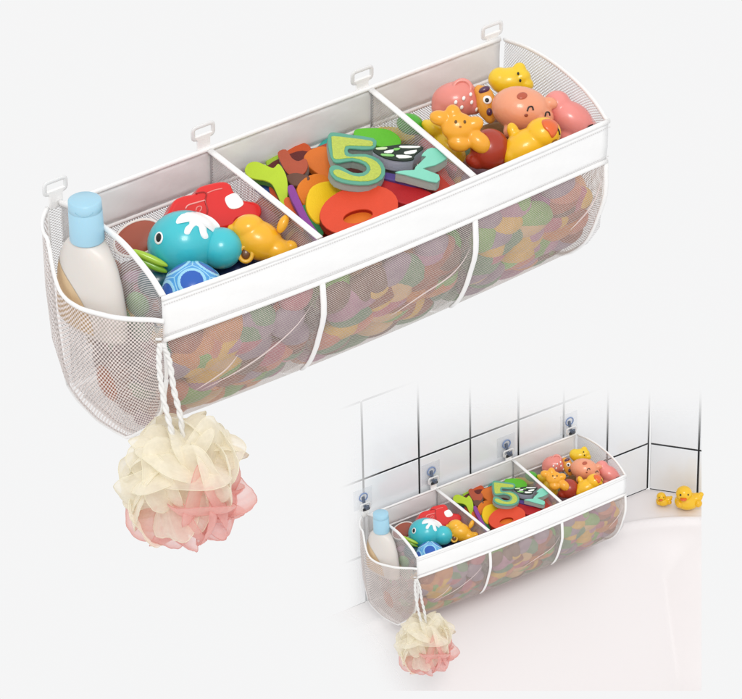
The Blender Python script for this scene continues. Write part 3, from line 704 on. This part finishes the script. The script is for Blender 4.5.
LOW = [
 ('rubber_ball', '#6B3A30', 'dark brown', .050, -.120, -.120, .048, 'behind the bottle'),
 ('rubber_ball', '#8A4A3C', 'chestnut', .046, -.060, -.190, .046, 'at the back left floor'),
 ('foam_hoop', '#6B6F3A', 'olive', .110, -.130, -.100, .045, 'below the whale toy'),
 ('rubber_ball', '#23305E', 'navy', .150, -.125, -.085, .035, 'under the golden animal'),
 ('bath_fish', '#8B5A9E', 'violet', .215, -.180, -.165, .030, 'low beside the first rib'),
 ('rubber_ball', '#A63A34', 'cherry', .250, -.140, -.095, .042, 'under the purple curve'),
 ('rubber_ball', '#5E3B33', 'umber', .340, -.130, -.095, .045, 'under the red ring'),
 ('foam_hoop', '#3E6E4A', 'pine green', .290, -.185, -.145, .030, 'low behind the middle net'),
 ('rubber_ball', '#B04A3A', 'brick red', .470, -.140, -.085, .036, 'under the orange star'),
 ('rubber_ball', '#7A3B2E', 'dark rust', .530, -.150, -.085, .040, 'under the duck'),
 ('foam_hoop', '#9B5C86', 'orchid', .545, -.180, -.150, .030, 'right of the green star'),
 ('rubber_ball', '#7D6A3A', 'khaki', .580, -.090, -.120, .035, 'below the salmon pig'),
 ('rubber_ball', '#2F7F6C', 'deep green', .030, -.170, -.110, .034, 'lowest at the left front corner'),
 ('foam_star', '#E88A2C', 'orange', .085, -.190, -.125, .034, 'pressed to net under the blue ball'),
 ('rubber_ball', '#A8478C', 'plum', .150, -.165, -.175, .033, 'at the bottom front of left bin'),
 ('foam_hoop', '#4A4A58', 'slate', .125, -.190, -.088, .030, 'under the golden animal'),
 ('bath_fish', '#D8503E', 'coral', .172, -.180, -.110, .030, 'against the first divider'),
 ('rubber_ball', '#C7733C', 'rust', .070, -.120, -.195, .040, 'on the floor of left bin'),
 ('rubber_ball', '#7A3E38', 'maroon', .060, -.060, -.110, .040, 'under the brown disc'),
 ('foam_hoop', '#6A7FBF', 'lavender blue', .140, -.070, -.100, .040, 'under the red car'),
 ('bath_fish', '#7C6A5A', 'taupe', .150, -.060, -.190, .045, 'at the back of left bin'),
 ('rubber_ball', '#B56A4A', 'brick', .030, -.080, -.200, .038, 'behind the side pocket net'),
 ('foam_star', '#5FA845', 'leaf green', .236, -.185, -.095, .026, 'right of the first rib'),
 ('rubber_ball', '#B8876A', 'tan', .270, -.170, -.150, .034, 'at the bottom front of middle bin'),
 ('foam_hoop', '#D87848', 'apricot', .310, -.192, -.105, .032, 'under the red foam ring'),
 ('rubber_ball', '#C0404A', 'crimson', .350, -.165, -.170, .036, 'low in the centre of middle bin'),
 ('foam_star', '#6DB34A', 'grass green', .365, -.190, -.105, .030, 'under the mint letter'),
 ('bath_fish', '#D9B23A', 'mustard', .400, -.175, -.090, .022, 'left of the second rib'),
 ('rubber_ball', '#8E4F7A', 'mauve', .240, -.100, -.200, .036, 'on the floor of middle bin'),
 ('foam_hoop', '#87474A', 'wine', .300, -.100, -.085, .045, 'deep under the yellow oval'),
 ('rubber_ball', '#4E8F62', 'sea green', .380, -.080, -.110, .045, 'deep under the green oval'),
 ('bath_fish', '#7D5B4B', 'cocoa', .330, -.080, -.200, .045, 'at the back of middle bin'),
 ('foam_hoop', '#B4533C', 'terracotta', .245, -.060, -.090, .038, 'deep under the lime letter'),
 ('foam_star', '#E2B52E', 'golden', .445, -.175, -.150, .034, 'right of the second rib'),
 ('rubber_ball', '#96537F', 'purple pink', .450, -.180, -.095, .027, 'under the yellow duckling'),
 ('foam_star', '#62A84C', 'fresh green', .510, -.178, -.150, .036, 'low in the centre of right bin'),
 ('rubber_ball', '#57606E', 'grey blue', .505, -.188, -.090, .026, 'under the dark red ball'),
 ('bath_fish', '#DD9A34', 'amber', .560, -.182, -.100, .030, 'under the rubber duck'),
 ('rubber_ball', '#E07FA0', 'rose', .578, -.160, -.160, .030, 'at the bottom right front corner'),
 ('rubber_ball', '#A85A3C', 'sienna', .460, -.080, -.110, .045, 'deep under the pink hippo'),
 ('foam_hoop', '#8C6A3C', 'ochre', .540, -.080, -.100, .045, 'deep under the peach pig'),
 ('rubber_ball', '#6E4A60', 'aubergine', .520, -.090, -.200, .045, 'on the floor of right bin'),
]
LOW = [l for l in LOW if l[4] > -.14 or l[6] > .04]   # the deep backfill; the toys pressed to the net follow
PAL = [('jade', '#3F8F78'), ('tangerine', '#DE8333'), ('slate', '#4E5360'), ('cocoa', '#7B5042'), ('plum', '#9B4E86'), ('rose', '#D36C86'), ('tan', '#B8865F'), ('coral', '#D65A45'),
       ('lime', '#7DB64B'), ('mauve', '#8E5E86'), ('rust', '#A9532F'), ('mustard', '#D3A333'), ('grey green', '#5C7A60'), ('wine', '#84393F'), ('apricot', '#E09A5C'), ('leaf green', '#5BA548')]
ORD = [[0, 1, 3, 7, 2, 1, 4, 5, 10, 3, 4, 6], [8, 6, 1, 15, 3, 10, 14, 12, 6, 13, 8, 7], [9, 2, 4, 14, 11, 8, 15, 1, 11, 10, 15, 5]]
rr_ = random.Random(11); KN = ['rubber_ball', 'bath_fish', 'foam_hoop', 'foam_star']
for b_ in range(3):
    for row_ in range(3):
        for c_ in range(4):
            hn, hx = PAL[ORD[b_][row_*4+c_]]; w_ = (xs[b_+1]-xs[b_])/4
            q_ = PROFS[(6, 17, 26)[row_]]; r0 = rr_.uniform(.026, .031); x_ = xs[b_]+w_*(c_+.5)+(.008 if row_ == 1 else -.002); x_ = min(max(x_, xs[b_]+r0), xs[b_+1]-r0*.9)
            kd = KN[rr_.choice((0, 0, 1, 2, 3))] if row_ < 2 else KN[rr_.choice((0, 0, 1))]
            LOW.append((kd, hx, hn, x_, yf(x_)+q_.x+r0*.8, q_.y+r0*.5, r0, '%s row, %s from left, %s bin' % (('upper', 'middle', 'lowest')[row_], ('first', 'second', 'third', 'last')[c_], ('left', 'middle', 'right')[b_])))
for i, l in enumerate(LOW): low(*l, rz=i*.7)

# small mixed toys that fill the bins below and between the ones one can tell apart
SM = ['#CC8650', '#BD6E7C', '#7FA85A', '#D9AC48', '#A8624A', '#9C8496', '#CB8068', '#7E5C50', '#6F9070', '#D6B080', '#9A5C46', '#B48098']
SMM = [mat('soft_'+h, h, .6, bump=.1, bscale=60, var=.25, vscale=50) for h in SM]
r5 = random.Random(21)
for b_ in range(3):
    bm = BM(); x0_, x1_ = xs[b_]+.018, xs[b_+1]-.016
    def lump(x, y, z, r):
        R = Matrix.Rotation(r5.random()*6, 3, 'Z') @ Matrix.Rotation(r5.random()*6, 3, 'X')
        ellipsoid(bm, (x, y, z), (r, r*r5.uniform(.45, .9), r*r5.uniform(.4, .8)), R, 20, 12, matidx=r5.randrange(len(SM)))
    for k_ in range(70):      # big soft shapes lying flat against the front and bottom net
        x = r5.uniform(x0_+.004, x1_-.004); i_ = r5.randrange(2, len(PROFS)-2); q_ = PROFS[i_]; tg = (PROFS[i_+1]-PROFS[i_-1]).normalized()
        nin = Vector((0, -tg.y, tg.x)); nin = nin if nin.dot(Vector((0, -.09-yf(x)-q_.x, -.11-q_.y))) > 0 else -nin
        tt = Vector((0, tg.x, tg.y)); xx = Vector((1, 0, 0)); an = r5.uniform(-.6, .6)
        u1 = xx*math.cos(an)+tt*math.sin(an); u2 = nin.cross(u1)
        th = r5.uniform(.011, .016); ra = min(r5.uniform(.022, .034), x-xs[b_]-.003, xs[b_+1]-.003-x); rb = r5.uniform(.016, .024)
        ellipsoid(bm, Vector((x, yf(x)+q_.x, q_.y))+nin*(th+.0022), (ra, rb, th), Matrix((u1, u2, nin)).transposed(), 22, 14, matidx=r5.randrange(len(SM)))
    for k_ in range(60):       # the heap's top, below the big toys
        x = r5.uniform(x0_, x1_); r = r5.uniform(.015, .022); lump(x, r5.uniform(-.185, -.025), r5.uniform(-.098, -.082), r)
    if b_ == 0:
        for k_ in range(50):
            r = r5.uniform(.013, .02); y = r5.uniform(-.17, -.03); lump(.006+r, y, r5.uniform(-.21, -.07) if y > -.15 else r5.uniform(-.15, -.07), r)
    if b_ == 2:
        for k_ in range(40):
            r = r5.uniform(.013, .018); y = r5.uniform(-.17, -.03); lump(LEN-.010-r, y, r5.uniform(-.21, -.08) if y > -.15 else r5.uniform(-.15, -.08), r)
    o = obj('mixed_small_toys', bm, SMM, None)
    nm = ('left', 'middle', 'right')[b_]
    tag(o, 'jumble of small coloured toys filling the %s bin of the large organizer' % nm, 'toys', None, 'stuff')
    reg(o, 'jumble of small coloured toys filling the %s bin of the small bathtub organizer' % nm)

# ================================================================== BATH PUFF
v = V(184, 480, y=-.275)
pf = thing('bath_puff', 'cream and coral mesh bath puff hanging by a cord from the large organizer', 'bath puff', v.o)
reg(pf, 'cream and coral mesh bath puff hanging from the small organizer over the bathtub')
def tulle(name, hexc, alpha):
    m = bpy.data.materials.new(name); m.use_nodes = True; nt = m.node_tree; N = nt.nodes; Lk = nt.links
    for n in list(N): N.remove(n)
    out = N.new('ShaderNodeOutputMaterial'); d = N.new('ShaderNodeBsdfDiffuse'); tr = N.new('ShaderNodeBsdfTranslucent'); tp = N.new('ShaderNodeBsdfTransparent'); gl = N.new('ShaderNodeBsdfGlossy'); gl.inputs['Roughness'].default_value = .35
    c = (*lin(hexc), 1); d.inputs[0].default_value = c; tr.inputs[0].default_value = c
    m1 = N.new('ShaderNodeMixShader'); m1.inputs[0].default_value = .42; Lk.new(d.outputs[0], m1.inputs[1]); Lk.new(tr.outputs[0], m1.inputs[2])
    m0 = N.new('ShaderNodeMixShader'); m0.inputs[0].default_value = .05; Lk.new(m1.outputs[0], m0.inputs[1]); Lk.new(gl.outputs[0], m0.inputs[2])
    m2 = N.new('ShaderNodeMixShader'); Lk.new(tp.outputs[0], m2.inputs[1]); Lk.new(m0.outputs[0], m2.inputs[2])
    lw = N.new('ShaderNodeLayerWeight'); lw.inputs[0].default_value = .35
    tc = N.new('ShaderNodeTexCoord'); wv_ = N.new('ShaderNodeTexNoise'); wv_.inputs['Scale'].default_value = 160; wv_.inputs['Detail'].default_value = 3; Lk.new(tc.outputs['UV'], wv_.inputs['Vector'])
    mr = N.new('ShaderNodeMapRange'); mr.inputs['To Min'].default_value = alpha-.12; mr.inputs['To Max'].default_value = min(1, alpha+.12); Lk.new(wv_.outputs['Fac'], mr.inputs['Value'])
    ad = N.new('ShaderNodeMath'); ad.operation = 'ADD'; ad.use_clamp = True; Lk.new(mr.outputs[0], ad.inputs[0]); Lk.new(lw.outputs['Facing'], ad.inputs[1])
    Lk.new(ad.outputs[0], m2.inputs[0]); Lk.new(m2.outputs[0], out.inputs[0])
    return m
TC, TP = tulle('cream_tulle', '#FFFAEA', .42), tulle('coral_tulle', '#F9C6BF', .38)
rnd = random.Random(5)
def vd(x, y, z): return RIGHT*x+UP*y-FWD*z
R0 = 66*v.k
def shell(bm, hem, q, spin, R_, wid=.62, lng=.95, flare=.30, cen=v.o):
    """one scallop of netting: rises from inside the ball and opens outward, its wavy rim standing proud"""
    q = Vector(q).normalized(); t = q.cross(Vector((.31, .22, 1))).normalized(); t = Quaternion(q, spin) @ t; b = q.cross(t)
    ph, ph2, fr = rnd.random()*6, rnd.random()*6, rnd.uniform(1.2, 2.4)
    def fn(u, w):
        a = (u-.5)*2; r = w*(1-.16*a*a-.10*a**6)+.012*w*math.sin(7*a+ph)
        al = -.55+lng*r*1.15; be = wid*a*(.35+.75*w)*1.25
        rad = R_*(.50+.34*r+flare*r*r) - R_*.10*a*a*w + R_*.05*math.sin(fr*PI*a+ph)*r*r + R_*.012*math.sin(9*a+ph2)*r + R_*.006*math.sin(23*a+ph)*r*r + R_*.004*math.sin(37*a+7*w+ph2)
        if w > .9: rad -= R_*.5*(w-.9)
        d = (q+t*math.tan(max(-1.2, min(1.2, al)))*.8+b*be).normalized()
        return cen + d*rad
    V_ = grid(bm, fn, 40, 14)
    tube(hem, [q_[14].co.copy() for q_ in V_], .0004, 4)
bmC, bmP, hC, hP = BM(), BM(), BM(), BM()
n = 60
for i in range(n):
    zz = 1-2*(i+.5)/n; a = i*2.39996; rr = math.sqrt(1-zz*zz); x, y, z = rr*math.cos(a), rr*math.sin(a), zz
    pink = y < -.47+.42*x
    # rims run away from the top front of the ball
    qq = vd(x, y, z)
    shell(bmP if pink else bmC, hP if pink else hC, qq, rnd.random()*6.28, R0*(.84+.12*rnd.random())*(1.02 if y > -.5 else 1.1), wid=rnd.uniform(.62, .9))
obj('cream_ruffles', bmC, TC, pf); obj('coral_ruffles', bmP, TP, pf)
obj('cream_hem', hC, mat('hem_cream', '#F8F2DA', .5, alpha=.7), pf); obj('coral_hem', hP, mat('hem_coral', '#F0A9A2', .5, alpha=.6), pf)
bm = BM()
def twisted(p):
    P = catmull(p, k=12); out = [[], []]
    for i, q in enumerate(P):
        for j in (0, 1):
            a = i*.75+j*PI; out[j].append(q+(RIGHT*math.cos(a)+FWD*math.sin(a)*.8)*.0016)
    for o_ in out: tube(bm, o_, .0021, 7)
twisted([at(160, 344, y=-.226), at(159, 365, y=-.232), at(163, 395, y=-.245), at(170, 425, y=-.26), at(178, 452, y=-.27)])
twisted([at(162, 344, y=-.226), at(169, 360, y=-.232), at(174, 390, y=-.245), at(181, 420, y=-.26), at(184, 452, y=-.27)])
obj('hanging_cord', bm, ROPE, pf)

# ================================================================== COPY EVERYTHING INTO THE BATHROOM CORNER
def copy_tree(o, parent=None):
    c = o.copy(); COL.objects.link(c)
    if parent is not None: c.parent = parent
    for ch in list(o.children): copy_tree(ch, c)
    return c
for o, lab_, grp in MAIN:
    c = copy_tree(o); c.matrix_basis = BATH @ o.matrix_basis; c['label'] = lab_
    if grp: c['group'] = grp

# ================================================================== BATHROOM CORNER (built in the bath frame)
def atb(u, v_, x=None, y=None, z=None):
    o = BINV @ CAM; d = BINV.to_3x3() @ ray(u, v_)
    i, val = (0, x) if x is not None else (1, y) if y is not None else (2, z)
    return o+d*((val-o[i])/d[i])
def bobj(name, bm, m, parent=None, **kw):
    bmesh.ops.transform(bm, matrix=BATH, verts=bm.verts); o = obj(name, bm, m, parent, **kw)
    if parent is None:
        loc = o.matrix_basis.translation.copy(); o.data.transform(Matrix.Translation(loc)); R4 = BATH.copy()
        R4.translation = loc; o.data.transform(R4.inverted()); o.matrix_basis = R4
    return o
def fade_mat(m, ramps):
    """thin the edges of the surface into the open studio; ramps: (axis, start, end) in bath metres, full at end"""
    nt = m.node_tree; N = nt.nodes; Lk = nt.links; b = N['Principled BSDF']
    at_ = N.new('ShaderNodeAttribute'); at_.attribute_name = 'fade'; Lk.new(at_.outputs['Fac'], b.inputs['Alpha'])
def set_fade(o, fn):
    me = o.data; a = me.attributes.new('fade', 'FLOAT', 'POINT'); M_ = BINV @ o.matrix_basis
    for i, v_ in enumerate(me.vertices): a.data[i].value = fn(M_ @ v_.co)
def sst(a, b, x):
    t_ = min(max((x-a)/(b-a), 0), 1); return t_*t_*(3-2*t_)
tileM = mat('glazed_tile', '#E9EBEE', .12, bump=.08, bscale=9, var=.03, vscale=7); fade_mat(tileM, None)
groutM = mat('dark_grout', '#16181B', .9, bump=.4, bscale=300); fade_mat(groutM, None)
WY, WZ, CXR = .016, -.267, .848
GX = [-.165, -.002, .157, .306, .448, .584, .719, CXR]; GZ = [WZ, -.128, .095, .318]
# the built corner ends at a straight cut on the right and at the bottom
co_ = BINV @ CAM; bi3 = BINV.to_3x3()
def cut(bm, p, q):
    d1, d2 = bi3 @ ray(*p), bi3 @ ray(*q); nn = d1.cross(d2).normalized()
    inner = bi3 @ ray(560, 560)
    if inner.dot(nn) > 0: nn = -nn
    bmesh.ops.bisect_plane(bm, geom=bm.verts[:]+bm.edges[:]+bm.faces[:], plane_co=co_, plane_no=nn, clear_outer=True)
def tiles(name, label, T, gx, gz, g=.0048, fadef=None, cutr=False):
    bm = BM()
    def cell(x0, x1, z0, z1):   # finely cut bevelled tile so that its edge can thin out smoothly
        nx, nz = 10, 12
        b = .0016
        for i in range(nx):
            for j in range(nz):
                pass
        X = [x0]+[x0+b+(x1-x0-2*b)*i/nx for i in range(nx+1)]+[x1]; Zs = [z0]+[z0+b+(z1-z0-2*b)*j/nz for j in range(nz+1)]+[z1]
        Vv = [[bm.verts.new(T @ Vector((x, .0 if 0 < i < len(X)-1 and 0 < j < len(Zs)-1 else .0016, z))) for j, z in enumerate(Zs)] for i, x in enumerate(X)]
        for i in range(len(X)-1):
            for j in range(len(Zs)-1):
                f = bm.faces.new((Vv[i][j], Vv[i+1][j], Vv[i+1][j+1], Vv[i][j+1]))
    for i in range(len(gx)-1):
        for j in range(len(gz)-1): cell(gx[i]+g/2, gx[i+1]-g/2, gz[j]+g/2, gz[j+1]-g/2)
    nx, nz = 1, 1; x0, x1, z0, z1 = gx[0], gx[-1], gz[0], gz[-1]
    def strip(p, q, wx, wz, n_):
        Vv = []
        for i in range(n_+1):
            x, z = p[0]+(q[0]-p[0])*i/n_, p[1]+(q[1]-p[1])*i/n_
            Vv.append([bm.verts.new(T @ Vector((x-wx, .0018, z-wz))), bm.verts.new(T @ Vector((x+wx, .0018, z+wz)))])
        for A_, B_ in zip(Vv, Vv[1:]): f = bm.faces.new((A_[0], B_[0], B_[1], A_[1])); f.material_index = 1
    for x in (gx[1:] if cutr else gx): strip((x, z0), (x, z1), g*.62, 0, 60)
    for z in gz:
        hw = g*.62 if z > gz[0] else g*.3
        for xa, xb in zip(gx, gx[1:]): strip((xa+g*.62, z), (xb-g*.62, z), 0, hw, 14)
    if cutr: cut(bm, (701.5, 400), (701.5, 700))
    o = bobj(name, bm, [tileM, groutM], smooth=False); tag(o, label, 'wall'); set_fade(o, fadef); return o
TL = Matrix.Translation((0, WY, 0))
def fade_up(p): return sst(.345, .15, p.z+.405*p.x+.59*(p.y-WY)-.04)
def fade_back(p):
    # upper edge soft from z .15 to .30 following the row; left edge soft
    return fade_up(p) * sst(-.07, .06, p.x)
tiles('tiled_wall', 'long white tiled wall with dark grout behind the small organizer', TL, GX, GZ, fadef=fade_back)
dirr = Vector((.092, -.105, 0)).normalized(); angr = math.atan2(dirr.y, dirr.x)
TR = Matrix.Translation((CXR, WY, 0)) @ Matrix.Rotation(angr, 4, 'Z')
e = atb(702, 497, z=WZ); rl = (Vector((e.x, e.y))-Vector((CXR, WY))).length
# length of the right wall up to where the scene ends
def along(u, v_):   # where a sight line meets the right wall, measured along it
    o_ = BINV @ CAM; d_ = BINV.to_3x3() @ ray(u, v_); nn_ = Vector((dirr.y, -dirr.x, 0)); p_ = o_+d_*((Vector((CXR, WY, 0))-o_).dot(nn_)/d_.dot(nn_)); return (p_-Vector((CXR, WY, 0))).dot(dirr)
g1 = along(698, 470)
tiles('tiled_wall', 'short white tiled wall on the right meeting the long wall behind the ducks', TR, [.002, g1, g1*2], GZ, fadef=fade_up, cutr=True)
# bathtub: deck and basin in one surface
tubM = mat('tub_enamel', '#ECE7E7', .45, bump=.03, bscale=5, var=.02, vscale=3); fade_mat(tubM, None)
DW = .082
nrm_r = Vector((dirr.y, -dirr.x, 0));  nrm_r = nrm_r if nrm_r.dot(Vector((-1, -1, 0))) > 0 else -nrm_r
def tubz(x, y):
    d1 = -(y-WY)-DW-.004                                   # distance inside the back rim
    d2 = (Vector((x, y, 0))-Vector((CXR, WY, 0))).dot(nrm_r)-DW-.012
    R_ = .13
    if d1 < R_ and d2 < R_:
        q = R_-math.hypot(max(R_-d1, 0), max(R_-d2, 0))
    else: q = min(d1, d2)
    d = q
    z = 0
    if d > -.006: z = -.010*sst(-.006, .006, d)
    if -.02 < d < .012: z += .006*math.sin(PI*(d+.02)/.032)
    if d > .0: z -= .30*(sst(0, .34, d)*.85+.15*min(d/.34, 1))
    return WZ-.002+z
bm = BM(); nx, ny = 220, 170; X0, X1, Y1, Y0 = -.34, 1.12, WY+.004, -1.05
Vv = [[bm.verts.new((X0+(X1-X0)*i/nx, Y1+(Y0-Y1)*j/ny, tubz(X0+(X1-X0)*i/nx, Y1+(Y0-Y1)*j/ny))) for j in range(ny+1)] for i in range(nx+1)]
for i in range(nx):
    for j in range(ny): bm.faces.new((Vv[i][j], Vv[i+1][j], Vv[i+1][j+1], Vv[i][j+1]))
cut(bm, (701.5, 400), (701.5, 700)); cut(bm, (300, 691), (720, 691))
# cut away deck that lies behind the right wall
bmesh.ops.bisect_plane(bm, geom=bm.verts[:]+bm.edges[:]+bm.faces[:], plane_co=(CXR, WY+.004, 0), plane_no=-nrm_r, clear_outer=True)
o = bobj('bathtub', bm, tubM); tag(o, 'white enamel bathtub with wide deck below the tiled walls', 'bathtub')
def fade_tub(p):
    w = BATH @ p; d = w-CAM; k = d.dot(FWD)
    return sst(-.20, .10, p.x+.35*max(0, -.05-p.y)*.5+.0)
set_fade(o, lambda p: sst(-.14, .09, p.x+.12*min(0, p.y)))

# stick-on hooks behind each loop
for i, h in enumerate(HX):
    r_ = thing('adhesive_hook', ['faint clear stick-on wall hook at left end of the small organizer', 'clear stick-on wall hook with blue outline above the whale toy bin', 'clear stick-on wall hook with blue outline above the foam shapes bin', 'clear stick-on wall hook at the right end, nearest the wall corner'][i], 'hook', BATH @ Vector((h.x, WY, h.z+.02)), 'stick-on hooks on the tiled wall')
    bm = BM(); box(bm, (h.x-.026, WY-.0016, h.z-.012), (h.x+.026, WY-.0004, h.z+.045)); bobj('adhesive_pad', bm, mat('clear_pad', '#E3E7EC', .15, alpha=.16), r_, smooth=False)
    bm = BM(); P = [Vector((h.x+.011*math.cos(a), WY-.004, h.z+.022+.011*math.sin(a))) for a in [PI*2*k/24 for k in range(24)]]
    tube(bm, P, .0016, 6, closed=True); bobj('blue_ring', bm, mat('hook_blue', '#7C93BE', .3), r_)
    bm = BM(); P = catmull([(h.x, WY-.002, h.z+.022), (h.x, WY-.006, h.z+.008), (h.x, WY-.012, h.z-.002), (h.x, WY-.02, h.z-.001), (h.x, WY-.023, h.z+.008)], k=5)
    tube(bm, P, .0042, 8, flat=((0, 1, 0), .7)); bobj('hook_arm', bm, mat('hook_grey', '#5B6577', .3), r_)
    bm = BM(); box(bm, (h.x-.009, -.001, h.z-.009), (h.x+.009, .0012, h.z-.002)); bobj('dark_slot', bm, mat('slot', '#23262C', .4), r_, smooth=False)

# rubber ducks on the tub deck
def duck(u, v_, ub, sc, label):
    p = atb(u, v_, z=WZ); r_ = thing('rubber_duck', label, 'rubber duck', BATH @ p, 'rubber ducks on the tub deck')
    B3 = BATH.to_3x3(); Rv = BINV.to_3x3()
    rt, upv, tw = Rv @ RIGHT, Vector((0, 0, 1)), Rv @ -FWD; tw = Vector((tw.x, tw.y, 0)).normalized(); rt = tw.cross(upv)*-1; rt = rt if rt.dot(Rv @ RIGHT) > 0 else -rt
    def P(a, b, c): return BATH @ (p+rt*a*sc+upv*b*sc+tw*c*sc)
    class D: pass
    d = D(); d.k = sc
    bm = BM()
    Rm = B3 @ Matrix((rt, tw, upv)).transposed()
    for (a, b, c, x, y, z) in ((0, .42, 0, .62, .5, .42), (.45, .62, 0, .3, .28, .2), (-.18, .95, .1, .40, .38, .37), (.66, .78, 0, .14, .14, .12)):
        ellipsoid(bm, P(a, b, c), (x*sc, y*sc, z*sc), Rm)
    me = bpy.data.meshes.new('body'); bm.to_mesh(me); bm.free(); t_ = bpy.data.objects.new('tmp', me); COL.objects.link(t_)
    r = t_.modifiers.new('r', 'REMESH'); r.mode = 'VOXEL'; r.voxel_size = .03*sc; s_ = t_.modifiers.new('s', 'SMOOTH'); s_.iterations = 8; s_.factor = .6
    dg = bpy.context.evaluated_depsgraph_get(); dg.update(); me2 = bpy.data.meshes.new_from_object(t_.evaluated_get(dg)); bpy.data.objects.remove(t_); me2.materials.clear()
    for q in me2.polygons: q.use_smooth = True
    new_obj('body', me2, vinyl('#F2C018'), r_)
    bm = BM(); ellipsoid(bm, P(-.24, .86, .46), (.17*sc, .17*sc, .07*sc), Rm, 14, 10); obj('beak', bm, vinyl('#E0651C'), r_)
    for a in (-.38, -.02):
        bm = BM(); ellipsoid(bm, P(a, 1.06, .40), (.05*sc, .04*sc, .06*sc), Rm, 12, 8); obj('eye', bm, K_, r_)
    for a in (-.5, .5):
        bm = BM(); ellipsoid(bm, P(a*.9+.05, .45, .28), (.2*sc, .2*sc, .2*sc), Rm, 14, 10); obj('wing', bm, vinyl('#EDB614'), r_)
duck(663, 505, 0, .030, 'small rubber duck standing nearest the wall corner on the tub deck')
duck(687, 508, 0, .052, 'big rubber duck with orange beak on the tub deck, right of the small duck')

# ================================================================== LIGHT
w = bpy.data.worlds.new('World'); scene.world = w; w.use_nodes = True
bg = w.node_tree.nodes['Background']; bg.inputs[0].default_value = (.985, .985, .988, 1); bg.inputs[1].default_value = .93
def lamp(name, loc, target, size, power, col=(1, .98, .95)):
    l = bpy.data.lights.new(name, 'AREA'); l.shape = 'SQUARE'; l.size = size; l.energy = power; l.color = col
    o = bpy.data.objects.new(name, l); COL.objects.link(o); o.location = loc
    o.rotation_euler = (Vector(target)-Vector(loc)).to_track_quat('-Z', 'Y').to_euler(); return o
c = Vector((.3, -.1, 0))
lamp('key_softbox', c+Vector((-1.1, -1.6, 2.4)), c, .8, 35)
cb_ = BATH @ c
lamp('bath_softbox', cb_+BATH.to_3x3() @ Vector((-.7, -1.9, 2.2)), cb_, .8, 22)

for o in scene.objects:
    if 'label' in o and len(o['label'].split()) > 16: print('LONG', o['label'])
scene.view_settings.view_transform = 'Standard'; scene.view_settings.look = 'None'; scene.view_settings.exposure = 0; scene.view_settings.gamma = 1
scene.render.engine = 'CYCLES'
scene.cycles.transparent_max_bounces = 24; scene.cycles.max_bounces = 10
scene.cycles.use_denoising = True
